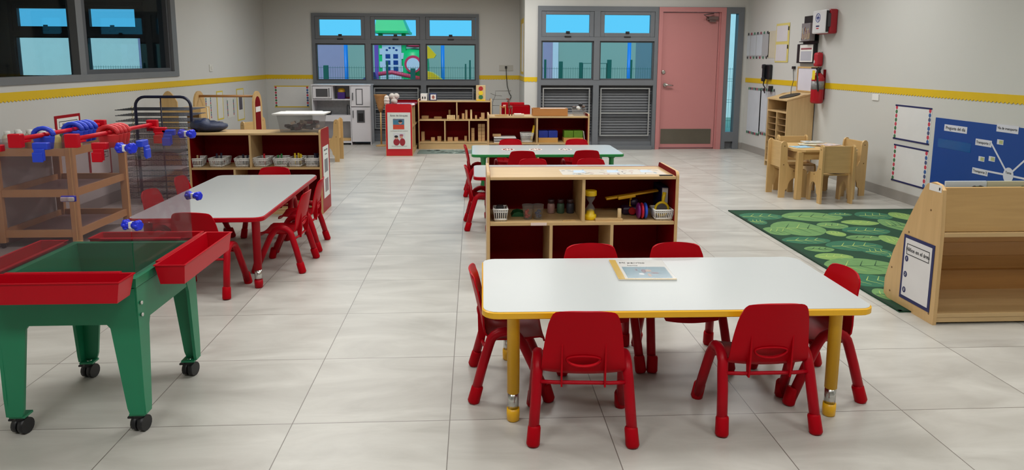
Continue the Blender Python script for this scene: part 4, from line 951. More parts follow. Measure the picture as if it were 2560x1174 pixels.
# bordered board on the back wall left
def dotted_board(name, label, P0, P1, y=None, x=None, bars=NAVY, bars_t=.016, dotc=None, cat='poster'):
    """P0,P1: (u,z) corners"""
    t = thing(name, label, cat, (0, 0, 0))
    (u0, z1), (u1, z0) = P0, P1
    s_ = 1 if u1 > u0 else -1
    def bx(mb_, a, b, c, d, t0, t1, mi=0):
        a, b = min(a, b), max(a, b)
        if y is not None: mb_.box(a, b, y-t1, y-t0, c, d, mi=mi)
        else: mb_.box(x-t1, x-t0, a, b, c, d, mi=mi)
    q = MB(); bx(q, u0, u1, z0, z1, .0005, .0025); q.build('sheet', mat('whiteboard_sheet', (216, 216, 216), .35), t)
    q = MB(); bx(q, u0, u1, z1-bars_t, z1, .0025, .004); bx(q, u0, u1, z0, z0+bars_t, .0025, .004); q.build('border_strip', bars, t)
    q = MB(); cs_ = [mat('dd_%d' % i, c, .5) for i, c in enumerate(((60, 110, 70), (50, 90, 150), (175, 40, 60), (190, 60, 80), (205, 180, 70), (70, 80, 120)))]
    L = abs(u1-u0)
    for e_ in (0, 1):
        for k in range(8):
            uu = (u0+s_*L*.045) if e_ == 0 else (u1-s_*L*.045); zz = z0 + (z1-z0)*(k+.7)/8.4
            pts = ell(uu, zz, .018, .02, 10)
            if y is not None: q.wally(pts, y-.004, y-.0025, (k*(3-e_)+e_) % 6)
            else: q.wallx(pts, x-.004, x-.0025, (k*(3-e_)+e_) % 6)
    q.build('dot_border', cs_, t); return t
a, b = atY(685, 214, YB), atY(774, 268, YB)
dotted_board('bordered_board', 'white board with yellow strips and coloured dots in the far left corner', (a.x, a.z), (b.x, b.z), y=YB, bars=YPAP)

# ------------------------------------------------------------------ toy kitchen
KY = 11.72
def kx(px): return atY(px, 280, KY).x
def kz(py): return atY(850, py, KY).z
k0, k1, kf = kx(781), kx(927), kx(877)
ktop = kz(214); kh = ktop
kt = thing('toy_kitchen', 'white wooden toy kitchen with fridge under the far left window', 'toy kitchen', (0, 0, 0))
D_ = .34; Yb = KY+D_
zA, zB, zC, zD = kz(248), kz(288), kz(303), kz(358)   # upper shelf, counter top, counter underside, floor of lower bay
c = MB().box(k0, k0+.015, KY, Yb, 0, kh).box(k1-.015, k1, KY, Yb, 0, kh).box(kf-.008, kf+.008, KY, Yb, 0, kh).box(k0+.015, k1-.015, Yb-.01, Yb, .02, kh)
c.box(k0-.01, k1+.01, KY-.01, Yb, kh, kh+.02).box(k0+.015, kf-.008, KY, Yb-.01, zA-.015, zA).box(k0+.015, kf-.008, KY, Yb-.01, .03, .06)
km = kx(832)
c.box(km-.008, km+.008, KY, Yb-.01, zA, kh)
c.build('carcass', KITW, kt)
MB().box(k0+.015, kf-.008, KY-.01, Yb-.01, zC, zB).build('counter', KITW, kt)
MB().box(k0+.015, kf-.008, Yb-.014, Yb-.01, zB, zA-.015).build('backsplash', mat('hex_tile', (175, 178, 182), .35, var=.2, scale=30), kt)
mw = MB().box(k0+.02, km-.012, KY-.012, KY, zA+.01, kh-.01, bev=.003).build('microwave_door', KITW, kt)
MB().box(k0+.07, km-.07, KY-.015, KY-.012, zA+.04, kh-.05).build('door_window', mat('smoked_panel', (75, 76, 80), .3), mw)
MB().box(km-.05, km-.04, KY-.03, KY-.012, zA+.04, kh-.04).build('handle', GREYD, mw)
for z0_, z1_, nm in ((kz(266)-.002, kh-.008, 'freezer_door'), (.05, kz(267)-.006, 'fridge_door')):
    fd = MB().box(kf+.012, k1-.008, KY-.012, KY, z0_, z1_, bev=.003).build(nm, KITW, kt)
    zc = z1_-.11 if nm == 'fridge_door' else (z0_+z1_)/2
    MB().box(kf+.035, kf+.047, KY-.035, KY-.012, zc-.06, zc+.06, bev=.003).build('handle', GREYD, fd)
    if nm == 'freezer_door':
        zz0, zz1 = z0_+.03, z1_-.04; q = MB(); xa_, xb_ = kf+.09, kf+.20
        q.box(xa_, xb_, KY-.016, KY-.012, zz0, zz0+.012).box(xa_, xb_, KY-.016, KY-.012, zz1-.012, zz1).box(xa_, xa_+.012, KY-.016, KY-.012, zz0+.012, zz1-.012).box(xb_-.012, xb_, KY-.016, KY-.012, zz0+.012, zz1-.012).build('note_frame', GREYD, fd)
    else:
        a_, b_ = kz(275), kz(306)
        MB().box(kf+.10, kf+.225, KY-.018, KY-.012, b_, a_, mi=0).box(kf+.12, kf+.205, KY-.02, KY-.018, b_+.02, a_-.05, mi=1).build('ice_dispenser', [GREYD, BLACK], fd)
ft = MB(); fxx = kx(865); ft.tube([(fxx, KY+.12, zB), (fxx, KY+.12, zB+.12), (fxx+.01, KY+.1, zB+.16), (fxx+.04, KY+.08, zB+.15), (fxx+.05, KY+.07, zB+.1)], .009, 8).build('tap', GREYD, kt)
solo(MB().box(-.06, .06, -.05, .05, 0, .11, mi=0, bev=.01).lathe([(.05, .11), (.06, .12), (.05, .16), (.02, .175)], seg=16, mi=1), 'toy_blender', [mat('toy_redblue', (60, 30, 110), .4), mat('toy_cap_yellow', (215, 170, 40), .4)], 'red, blue and yellow toy on the upper shelf of the toy kitchen', 'toy', (kx(852), KY+.12, zA+.001))
solo(MB().box(-.10, .10, -.06, .06, 0, .025, bev=.004), 'red_tray', mat('dull_red', (120, 25, 40), .4), 'flat dark red tray under the toy on the kitchen shelf', 'tray', (kx(856), KY+.16, zA+.001))
bpy.data.objects['red_tray'].location.y = KY+.25
solo(MB().lathe([(.05, 0), (.06, .01), (.07, .06), (.072, .06)], seg=18).box(-.13, -.06, -.008, .008, .04, .052), 'toy_pan', BLACK, 'black toy pan on the toy kitchen counter', 'pan', (kx(815), KY+.14, zB+.001))
solo(MB().box(-.09, .09, -.07, .07, 0, .04, bev=.004), 'wooden_box', MAPX, 'pale wooden tray in the lower bay of the toy kitchen', 'tray', (kx(860), KY+.12, .061))
MB().tube([(kx(843), Yb-.012, kz(341)), (kx(843), Yb-.016, kz(341))], .025, 14).build('cable_hole', BLACK, kt)

# ------------------------------------------------------------------ things around the red end shelf and block shelf
# wicker doll stand, white plush, pads on the red shelf
t = thing('wicker_stand', 'tapered wicker basket stand between toy kitchen and red shelf end', 'stand', (atY(950, 250, 11.5).x, 11.55, 0))
MB().lathe([(.022, .55), (.05, .62), (.10, .82), (.105, .83), (.095, .82), (.04, .63)], seg=18).build('basket', mat('wicker', (176, 130, 80), .7, var=.25, scale=40), t)
MB().tube([(0, 0, 0), (0, 0, .56)], .014, 10).lathe([(.09, 0), (.09, .015), (.02, .03)], seg=18).build('stem', MAPZ, t)
solo(MB().tube([(0, 0, 0), (0, 0, .1), (-.012, 0, .12), (0, 0, .14), (.012, 0, .12), (0, 0, .1)], .011, 8), 'yellow_ribbon', YT, 'small yellow hanging toy beside the red shelf end', 'toy', (atY(951, 310, 10.6).x+.012, 11.42, .34))
zt_ = .722
def fluffy(name, x, y, z, rs, m, label, cat):
    q = MB()
    for (a, b, c_, r) in rs: q.ball((a, b, c_), r, r*.8, r, seg=12)
    return solo(q, name, m, label, cat, (x, y, z))
WF = mat('white_fluff', (205, 200, 192), .9, var=.1, scale=30, bump=1)
fluffy('plush_toy', atY(985, 240, 10.75).x, 10.75, zt_, [(0, 0, .05, .05), (-.03, 0, .12, .045), (.035, 0, .12, .045), (0, 0, .09, .04)], WF, 'white ruffled plush toy on the red-ended shelf', 'plush toy')
fluffy('plush_egg', atY(967, 245, 10.55).x+.004, 10.5, zt_, [(0, 0, .04, .04), (0, 0, .075, .042), (0, 0, .11, .035)], mat('cream_fluff', (210, 205, 198), .9, bump=1), 'rounded cream plush beside the ruffled one on the red-ended shelf', 'plush toy')
solo(MB().box(-.12, .14, -.16, .2, 0, .004, mi=0).wally(ell(0, .002, .01, .001, 6), -.1, .1, 1).box(-.08, .1, -.1, .1, .004, .0055, mi=1), 'paper_sheet', [PAPER, mat('lilac_print', (140, 130, 160), .5)], 'white sheets with lilac print lying on the red-ended shelf', 'paper', (-1.03, 10.75, zt_-.001), .1)
# blocks
BW = mat('block_wood', (188, 150, 104), .6, var=.12, scale=12); BW2 = mat('block_wood_light', (222, 192, 140), .6, var=.08)
def block(px, yoff, z, w_, h, lb, m=BW, d=.07):
    p = atY(px, 300, BY+yoff)
    solo(MB().box(-w_/2, w_/2, -d/2, d/2, 0, h, bev=.003), 'wooden_block', m, lb, 'block', (p.x, BY+yoff, z), group='wooden blocks on the block shelf')
bz1, bz2 = .461, .111
lab_u = 'wooden block in the upper left compartment of the block shelf'; lab_r = 'wooden block in the upper right compartment of the block shelf'
for px, w_, h in ((1063, .11, .05), (1095, .12, .035), (1124, .03, .14)): block(px, .2, bz1, w_, h, lab_u)
for k in range(4): block(1120+5.2*k, .07, bz1, .028, .065, 'one of four light upright blocks left of the divider', BW2)
for px, w_, h, m in ((1146, .025, .06, BW), (1158, .04, .09, BW), (1166, .035, .145, BW), (1178, .028, .15, BW2), (1190, .03, .06, BW), (1201, .03, .03, BW), (1207, .055, .10, BW)): block(px, .12, bz1, w_, h, lab_r, m)
for px, w_, h in ((1057, .05, .15), (1082, .06, .06), (1098, .06, .075)): block(px, .16, bz2, w_, h, 'wooden block in the lower left compartment of the block shelf')
for px, w_, h in ((1125, .08, .06), (1140, .06, .06), (1164, .04, .08)): block(px, .16, bz2, w_, h, 'wooden block in the lower middle compartment of the block shelf')
for r_ in range(5):
    for k in range(2): block(1199+9*k, .14, bz2+.055*r_, .052, .053, 'block in the tall stack in the lower right compartment', BW)
for r_ in range(3): block(1182, .14, bz2+.07*r_, .05, .068, 'block in the short stack in the lower right compartment', BW)
# photo cubes and traffic light box on the block shelf top
zt_ = .751
q = MB().box(-.055, .055, -.055, .055, 0, .11, mi=0, bev=.003).box(-.042, .042, -.057, -.055, .014, .096, mi=1).wally(ell(0, .055, .022, .028), -.0585, -.057, 2)
solo(q, 'photo_cube', [NAVY, PAPER, mat('rose_brown', (150, 90, 80), .6)], 'navy photo cube on the block shelf', 'cube', (atY(1082, 240, BY+.1).x, BY+.13, zt_), .15)
q = MB().box(-.05, .05, -.05, .05, 0, .11, mi=0, bev=.003).wally(ell(-.018, .045, .01, .022), -.052, -.05, 1).wally(ell(.02, .045, .01, .022), -.052, -.05, 1)
solo(q, 'photo_cube', [PAPER, INK], 'white cube with dark figures, left of the navy cube', 'cube', (atY(1062, 240, BY+.1).x-.01, BY+.13, zt_), -.1)
t = thing('traffic_light_box', 'wooden board with red, yellow and green lights on the block shelf', 'toy', (atY(1202, 235, BY+.1).x, BY+.1, zt_))
MB().box(-.075, .075, -.02, .02, 0, .24, bev=.006).build('board', mat('board_tan', (200, 175, 130), .5), t)
for z, nm, c in ((.19, 'red_light', (170, 40, 40)), (.12, 'yellow_light', (225, 195, 40)), (.055, 'green_light', (50, 110, 70))):
    MB().wally(ell(0, z, .035, .033), -.026, -.02).build(nm, mat('tl_'+nm, c, .4), t)
MB().box(-.07, .07, -.023, -.02, .002, .018).build('yellow_base', YT, t)
# small dark rug
q = MB().slab([(-.95, -.24), (.85, -.24), (.85, .22), (-.95, .22)], 0, .006, 0)
for k in range(40): q.slab(ell(random.uniform(-.88, .8), random.uniform(-.2, .18), random.uniform(.03, .07), random.uniform(.015, .035), 10, random.uniform(0, 3)), .006, .0068, 1 + k % 2)
solo(q, 'small_rug', [mat('rug_greygreen', (110, 125, 118), .9), mat('rug_pale', (160, 168, 160), .9), mat('rug_dark', (60, 70, 64), .9)], 'small grey-green rug on the floor in front of the block shelf', 'rug', (.1, 10.78, 0))
# behind: red table end, wire rack, bead giraffe, cable
t = thing('wire_display_stand', 'empty wire display stand on the far floor by the back wall', 'rack', (atY(1245, 280, 11.3).x+.05, 11.62, 0))
z1_ = atY(1245, 229, 11.35).z; z2_ = atY(1245, 240, 11.35).z
q = MB()
for x0_, x1_ in ((-.13, .12),):
    q.tube([(x0_, 0, .0), (x0_, 0, z2_-.12), (x0_+.05, 0, z2_), (x0_+.05, 0, z1_), (x1_+.05, .05, z1_)], .005, 6).tube([(x1_, 0, 0), (x1_, 0, z2_-.1), (x1_+.06, 0, z2_)], .005, 6)
    for z in (.3, .5, .65, .75): q.tube([(x0_, 0, z), (x1_, 0, z)], .004, 6)
q.tube([(-.16, 0, z2_+.03), (-.08, -.05, z2_), (.02, -.05, z2_-.01)], .004, 6)
q.build('wire_frame', mat('wire_grey', (120, 118, 112), .4, .5), t)
t = thing('red_chair_easel', 'red panel of a low easel in front of the far wall corner', 'easel', (atY(1285, 270, 10.0).x, 10.0, 0))
a = atY(1254, 256, 10.1); b = atY(1320, 262, 9.9)
MB().box(-.17, .155, .14, .16, .2, a.z, bev=.01).build('rear_panel', REDM, t); MB().box(-.13, .22, -.10, -.08, .25, b.z, bev=.02).build('front_panel', RED, t); MB().box(-.15, .16, -.08, .14, b.z-.03, b.z-.015).build('tray_board', mat('pale_pink_board', (185, 150, 140), .5), t)
for sx in (-1, 1):
    MB().tube([(sx*.12, -.14, 0), (sx*.12, -.09, .27)], .012, 8).build('leg', REDM, t); MB().tube([(sx*.14, .2, 0), (sx*.14, .15, .25)], .012, 8).build('leg', REDM, t)
cb = MB(); pts = [atY(u, v, YB-.02) for u, v in ((1265, 168), (1266, 190), (1268, 215), (1273, 232), (1278, 242), (1275, 248), (1268, 253))]
solo(cb.tube(pts, .006, 6).box(pts[0].x-.018, pts[0].x+.018, YB-.035, YB-.008, pts[0].z-.02, pts[0].z+.02, bev=.004), 'power_cable', BLACK, 'black cable plugged into the back wall socket', 'cable')
p = atY(1264, 170, YB); solo(MB().box(-.12, .12, -.007, 0, -.05, .05, bev=.002), 'wall_socket', mat('socket_grey', (178, 176, 168), .4), 'wide socket plate on the back wall right of the window', 'socket', (p.x+.01, YB-.0005, p.z))
# yellow strip poster on the side of the wall step
ya = 11.5
t = thing('strip_poster', 'narrow yellow-edged poster on the side of the wall step', 'poster', (XS, 0, 0))
MB().box(-.003, -.001, 11.25, 11.95, 1.16, 2.03).build('border', YPAP, t); MB().box(-.004, -.003, 11.3, 11.7, 1.2, 1.95).build('sheet', PAPER, t)

# ------------------------------------------------------------------ things on and in the low shelf behind the green table
z2t = .733
def b2x(px, yo=.12): return atY(px, 285, B2+yo).x
t = thing('wooden_toy_box', 'open tan wooden tray box standing on the low shelf', 'box', ((b2x(1331)+b2x(1418))/2, B2+.16, z2t))
w2_ = (b2x(1418)-b2x(1331))/2
MB().box(-w2_, w2_, -.09, -.08, 0, .085).box(-w2_, w2_, .08, .09, 0, .085).box(-w2_, -w2_+.01, -.08, .08, 0, .085).box(w2_-.01, w2_, -.08, .08, 0, .085).box(-w2_+.01, w2_-.01, -.08, .08, 0, .008).build('box_body', wood('tan_wood', (178, 122, 66), 0), t)
MB().box(-w2_+.1, w2_-.01, -.078, .078, .072, .08).build('white_insert', PAPER, t)
t = thing('animal_bin', 'small clear bin heaped with toy animals on the low shelf', 'bin', (b2x(1448), B2+.16, z2t))
frust(MB(), .065, .06, .08, .075, 0, .085).build('bin_body', CLRP, t)
q = MB()
for k in range(9): q.ball((random.uniform(-.06, .06), random.uniform(-.05, .05), .07+random.uniform(0, .035)), .022, .016, .016, mi=k % 3, seg=8)
q.ball((.02, 0, .125), .026, .02, .02, mi=1); q.build('toy_animals', [WPL, BLACK, mat('animal_brown', (110, 90, 80), .6)], t)
t = thing('giraffe_figure', 'small brown spotted giraffe figure on the low shelf', 'toy', (b2x(1273), B2+.1, z2t))
MB().tube([(0, 0, .0), (0, 0, .09)], .007, 7).tube([(.03, 0, 0), (.03, 0, .09)], .007, 7).ball((.012, 0, .1), .03, .015, .018).tube([(.0, 0, .1), (-.005, 0, .15), (-.008, 0, .19)], [.012, .009, .008], 8).ball((-.02, 0, .195), .018, .009, .009).build('body', mat('giraffe_brown', (110, 55, 40), .5, var=.5, scale=60), t)
t = thing('bead_frame', 'small wooden bead frame at the left of the low shelf top', 'toy', (b2x(1256), B2+.1, z2t))
MB().box(-.09, .06, -.05, .05, 0, .012).box(-.03, -.022, -.04, .04, .012, .12).box(.03, .038, -.04, .04, .012, .12).build('wood_frame', MAPX, t)
MB().tube([(-.022, 0, .1), (.03, 0, .1)], .003, 6).ball((-.005, 0, .1), .012, mi=0, seg=8).ball((.015, 0, .1), .012, seg=8).build('beads', mat('bead_orange', (190, 100, 60), .4), t)
solo(MB().box(-.06, .06, -.06, .06, 0, .02, mi=0).box(-.055, .03, -.05, .05, .02, .024, mi=1), 'paper_stack', [mat('cream_stack', (205, 185, 160), .6), PAPER], 'short stack of paper on the low shelf, left of the tan box', 'paper', (b2x(1297), B2+.1, z2t))
def inb(px, yo=.08): return atY(px, 340, B2+yo).x
zb2 = .421
for i, (px, c, nm) in enumerate(((1370, (30, 50, 140), 'blue'), (1433, (90, 130, 30), 'green'))):
    t = thing('book_bin', '%s-topped cardboard bin in the low shelf, %s' % (nm, ('right of its divider', 'at its right end')[i]), 'bin', (inb(px), B2+.14, zb2))
    MB().box(-.115, .115, -.09, .09, 0, .055).build('cardboard_base', mat('cardboard', (196, 150, 80), .6), t)
    for k in (-1, 1):
        MB().box(k*.057-.054, k*.057+.054, -.085, .085, .055, .135, bev=.002).build('book', mat('bookbox_'+nm, c, .4, var=.25, scale=30), t)
solo(basket_mb(.15, .16, .11, 9, 9), 'white_basket', WPL, 'white plastic basket in the low shelf, left of its divider', 'basket', (inb(1319)-.008, B2+.12, zb2))
solo(MB().box(-.012, .012, -.004, .004, 0, .19, bev=.002, M=Matrix.Rotation(.16, 4, 'Y')), 'yellow_ruler', YT, 'yellow ruler leaning in the white basket of the low shelf', 'ruler', (inb(1332)-.015, B2+.1, zb2+.01))
for k in range(5):
    solo(MB().box(-.13, .13, -.12, .12, 0, .012, bev=.002), 'puzzle_board', [PAPER, mat('puzzle_dark', (50, 50, 56), .5)][k % 2], ('lowest', 'second lowest', 'middle', 'second', 'topmost')[k] + ' puzzle board of the stack in the low shelf', 'puzzle', (inb(1262)+.01*(k % 2), B2+.15, zb2+.0125*k), group='puzzle boards stacked in the low shelf')
solo(MB().box(-.05, .05, -.03, .03, 0, .03, bev=.004), 'wooden_block', BW, 'brown wooden block on top of the puzzle board stack', 'block', (inb(1238)+.02, B2+.15, zb2+.063))
q = solo(MB().box(-.004, .004, -.08, .08, 0, .13, M=Matrix.Rotation(-.12, 4, 'Y')), 'thin_book', PAPER, 'thin white book leaning at the right end of the low shelf', 'book', (inb(1459)+.012, B2+.14, zb2))

# ------------------------------------------------------------------ wooden chairs and table by the right wall
def wood_side(D=.29, Hh=.578, sz=.285):
    # side panel outline in (y,z), back at -y, with arch cut between legs
    pts = [(-D/2, 0), (-D/2+.062, 0), (-D/2+.066, .08)]
    for k in range(9):
        a = PI*k/8; pts.append((.012 - .068*math.cos(a), .10 + .10*math.sin(a)))
    pts += [(D/2-.058, .0), (D/2, 0), (D/2, sz-.04), (D/2-.02, sz), (.02, sz+.004), (-.045, sz+.03), (-.07, sz+.08), (-.078, Hh-.05), (-.085, Hh-.02), (-.105, Hh), (-.125, Hh), (-.142, Hh-.018), (-.147, Hh-.05)]
    return pts
def make_wchair():
    t = thing('wooden_chair', 'x', 'chair')
    for s in (-1, 1): 
        x = s*.145; MB().wallx(wood_side(), min(x, x+s*.019), max(x, x+s*.019)).build('side_panel', MAPZ, t)
    MB().box(-.145, .145, -.07, .135, .268, .284, bev=.002).build('seat', MAPX, t)
    MB().box(-.145, .145, -.115, -.1, .30, .566, bev=.003).build('backrest', MAPX, t)
    q = MB()
    for s in (-1, 1):
        for y, z in ((-.11, .53), (-.11, .34), (.0, .275)): x = s*.1645; q.tube([(x, y, z), (x+s*.002, y, z)], .006, 8)
    q.build('screw_cap', mat('dark_wood_plug', (110, 80, 40), .5), t)
    return t
WC = make_wchair(); WC.location = (3.525, 6.80, 0); WC['label'] = 'maple child chair with its back to the viewer at the small wooden table'; WC['group'] = 'maple chairs at the small wooden table'
g = WC['group']
dup(WC, (3.245, 7.165, 0), -PI/2, 'maple child chair at the left side of the small wooden table', g)
dup(WC, (3.50, 7.53, 0), PI, 'maple child chair on the far side of the small wooden table', g)
dup(WC, (3.88, 7.22, 0), PI/2+.1, 'maple child chair with rounded ears between small table and right wall', g)
g = 'maple chairs in the far left play area'
for px, py_, Y_, dg, lb in ((826, 340, 9.9, 90, 'maple child chair standing side-on beyond the red end of the left shelf'), (614, 300, 9.6, 60, 'maple child chair, left one half hidden behind the basket shelf'), (670, 305, 10.4, -60, 'maple child chair, right one half hidden behind the basket shelf')):
    p = atY(px, py_, Y_); dup(WC, (p.x, Y_, 0), math.radians(dg), lb, g)
t = thing('small_wooden_table', 'small square maple table with papers by the right wall', 'table', (3.53, 7.185, 0))
hw_, ch = .33, .085
octo = [(-hw_+ch, -hw_), (hw_-ch, -hw_), (hw_, -hw_+ch), (hw_, hw_-ch), (hw_-ch, hw_), (-hw_+ch, hw_), (-hw_, hw_-ch), (-hw_, -hw_+ch)]
MB().slab(octo, .485, .507).build('tabletop', MAPX, t)
MB().box(-.27, .27, -.285, -.265, .405, .485).box(-.27, .27, .265, .285, .405, .485).box(-.285, -.265, -.265, .265, .405, .485).box(.265, .285, -.265, .265, .405, .485).build('apron', MAPX, t)
for sx in (-1, 1):
    for sy in (-1, 1): MB().box(sx*.275-.028, sx*.275+.028, sy*.275-.028, sy*.275+.028, 0, .4849, bev=.004).build('leg', MAPZ, t)
for i, (dx, dy, m, rz, lb) in enumerate(((-.17, -.08, 'blue', .2, 'blue and white magazine at the left of the small wooden table'), (-.02, .08, 'cream', -.3, 'cream booklet in the middle of the small wooden table'), (.14, -.03, 'rose', .5, 'pale pink booklet at the right of the small wooden table'), (.06, .17, 'grey', -.1, 'grey printed sheet at the back of the small wooden table'))):
    c = dict(blue=(150, 190, 215), cream=(220, 210, 180), rose=(205, 185, 180), grey=(200, 200, 195))[m]
    q = MB().box(-.1, .1, -.075, .075, 0, .004+.002*i, mi=0)
    for k in range(10): q.slab(ell(random.uniform(-.08, .08), random.uniform(-.06, .06), random.uniform(.008, .025), .008, 8), .004+.002*i, .0045+.002*i, 1 + k % 2)
    solo(q, 'magazine', [mat('mag_'+m, c, .5), mat('mag_ink', (110, 120, 130), .6), mat('mag_blue', (60, 120, 170), .6)], lb, 'magazine', (3.53+dx, 7.185+dy, .5075+.006*i), rz, 'papers on the small wooden table')
m = MB(); m.ball((0, 0, .085), .07, .08, .08, seg=16); m.ball((-.04, -.03, .03), .07, .06, .03, seg=14)
solo(m, 'black_bag', mat('black_cloth', (20, 18, 22), .8), 'black bag lying on the seat of the front maple chair', 'bag', (3.585, 6.815, .286))

# ------------------------------------------------------------------ pigeonhole unit on the right wall
ux0, ux1, uy0, uy1, uh, uh2 = 3.895, 4.235, 8.70, 9.30, .885, .975
t = thing('pigeonhole_unit', 'wooden pigeonhole cabinet with sloping top against the right wall', 'cabinet', (0, 0, 0))
sd = [(ux0, 0), (ux1, 0), (ux1, uh2), (ux1-.14, uh2-.01), (ux0, uh)]
MB().wally(sd, uy0, uy0+.018).build('side_panel', WOODZ, t); MB().wally(sd, uy1-.018, uy1).build('side_panel', WOODZ, t)
MB().wally([(ux0-.01, uh), (ux1, uh2), (ux1, uh2+.016), (ux0-.01, uh+.016)], uy0-.005, uy1+.005).build('top_board', WOODX, t)
MB().box(ux1-.012, ux1, uy0+.018, uy1-.018, 0, uh2-.002).build('back_panel', mat('dark_inner_wood', (120, 92, 60), .6), t)
ym = (uy0+uy1)/2
MB().box(ux0, ux1-.013, uy0+.018, uy1-.018, .73, .748).build('shelf_board', WOODX, t); MB().box(ux0, ux1-.013, uy0+.018, uy1-.018, .06, .078).build('shelf_board', WOODX, t)
MB().box(ux0, ux1-.013, ym-.009, ym+.009, .078, .73).build('divider', WOODZ, t)
for k in range(1, 8):
    for a, b in ((uy0+.018, ym-.009), (ym+.009, uy1-.018)): MB().box(ux0+.008, ux1-.013, a, b, .078+.082*k, .083+.082*k).build('pigeonhole_shelf', mat('thin_shelf', (150, 118, 80), .5), t)
sl_ = (uh2-uh)/(ux1-ux0)
def utop(x): return uh + (x-ux0+.01)*sl_ + .0165
o = solo(MB().slab(ell(0, 0, .13, .13), 0, .006), 'black_pad', BLACK, 'round black pad on the pigeonhole cabinet', 'pad', (4.03, 8.95, utop(4.03)+.001)); o.rotation_euler = (0, -math.atan(sl_), 0)
t = thing('whiteboard', 'small wood-framed whiteboard standing on the pigeonhole cabinet', 'whiteboard', (0, 0, 0))
a = atX(1995, 166, 4.22); b = atX(2041, 232, 4.22); wy0, wy1, wz0, wz1 = b.y, a.y, utop(4.215)+.001, a.z
MB().box(4.215, 4.235, wy0, wy0+.02, wz0, wz1).box(4.215, 4.235, wy1-.02, wy1, wz0, wz1).box(4.215, 4.235, wy0+.02, wy1-.02, wz1-.02, wz1).box(4.215, 4.235, wy0+.02, wy1-.02, wz0, wz0+.02).build('frame', MAPZ, t)
MB().box(4.222, 4.23, wy0+.02, wy1-.02, wz0+.02, wz1-.02).build('board', mat('wb_white', (215, 214, 226), .3), t)
# cable + plug left of it
pa = atX(1987, 169, XR); q = MB().box(XR-.03, XR-.001, pa.y-.03, pa.y+.03, pa.z-.018, pa.z+.018, bev=.004)
pp = [pa + Vector((-.02, 0, -.018)), atX(1984, 200, XR-.02), atX(1978, 222, XR-.1), Vector((4.08, 9.03, utop(4.08)+.006))]
solo(q.tube(pp, .004, 6), 'charger_cable', BLACK, 'black plug with a thin cable on the right wall, left of the whiteboard', 'cable')

# ------------------------------------------------------------------ right wall items
def rw(u, v): p = atX(u, v, XR); return p.y, p.z
# defibrillator / first aid case
t = thing('first_aid_case', 'red and white wall case with round emblem high on the right wall', 'first aid case', (XR, 0, 0))
a, b, z0_, z1_ = 8.28, 8.62, 1.70, 1.985
MB().box(-.10, -.001, a, b, z0_, z1_, bev=.02).build('red_body', mat('case_red', (150, 16, 32), .35), t)
fc = MB().box(-.15, -.10, a+.005, b-.005, z0_+.005, z1_-.005, bev=.015).build('front_cover', mat('case_white', (212, 212, 214), .3), t)
MB().box(-.125, -.09, a+.001-.006, a+.001, z0_+.08, z1_-.05, bev=.002).build('side_handle', mat('handle_grey', (60, 56, 60), .4), t)
MB().box(-.142, -.108, a+.0045-.003, a+.0045, z0_+.02, z1_-.02).build('dark_side', BLACK, fc)
em = MB(); yc, zc = (a+b)/2+.02, z0_+.19
em.tube([(-.1515, yc+.05*math.cos(q_), zc+.05*math.sin(q_)) for q_ in [2*PI*k/24 for k in range(25)]], .004, 6).box(-.153, -.15, yc-.008, yc+.008, zc-.03, zc+.03).box(-.153, -.15, yc-.03, yc+.03, zc-.008, zc+.008).build('round_emblem', mat('emblem_blue', (70, 80, 150), .4), fc)
MB().box(-.152, -.15, yc-.04, yc+.04, z0_+.085, z0_+.10, mi=0).box(-.152, -.15, yc-.03, yc+.03, z0_+.06, z0_+.072, mi=1).build('logo_bars', [NAVY, mat('logo_red', (180, 40, 60), .4)], fc)
# document pockets
t = thing('document_holder', 'black wall document holder with papers left of the first aid case', 'holder', (XR, 0, 0))
MB().box(-.012, -.001, 8.72, 9.12, 1.60, 1.945).box(-.0645, -.012, 8.72, 9.12, 1.62, 1.63).build('back_plate', BLACK, t)
for k, z in enumerate((1.70, 1.79)): MB().box(-.05+.01*k, -.045+.01*k, 8.74, 9.10, z-.06, z+.03).build('pocket', mat('pocket_black', (28, 28, 40), .35), t)
t2 = thing('leaflet_pack', 'colourful bundle of leaflets hanging on the document holder', 'leaflets', (XR, 0, 0))
q = MB().box(-.13, -.065, 8.70, 8.93, 1.63, 1.845, mi=0)
for k in range(24): q.box(-.133, -.13, 8.71+.009*k, 8.716+.009*k, 1.64+random.uniform(0, .03), 1.70+random.uniform(0, .1), mi=1 + k % 4)
q.build('leaflets', [mat('leaf_grey', (120, 115, 118), .5), mat('lf_yel', (200, 180, 110), .5), mat('lf_red', (140, 60, 60), .5), mat('lf_white', (200, 200, 205), .5), mat('lf_blue', (60, 60, 90), .5)], t2)
t = thing('notice_frame', 'black framed notice under the document holder on the right wall', 'notice', (XR, 0, 0))
a = rw(2003, 110); b = rw(2042, 158)
MB().box(-.05, -.001, b[0], a[0], b[1], 1.597, bev=.004).build('frame', BLACK, t)
MB().box(-.053, -.05, b[0]+.02, a[0]-.09, b[1]+.015, 1.585, mi=0).box(-.054, -.053, b[0]+.05, a[0]-.12, b[1]+.17, b[1]+.19, mi=1).box(-.054, -.053, b[0]+.05, a[0]-.12, b[1]+.03, b[1]+.15, mi=2).build('sheet', [PAPER, mat('notice_red', (150, 70, 80), .5), mat('notice_grey', (175, 175, 185), .5)], t)
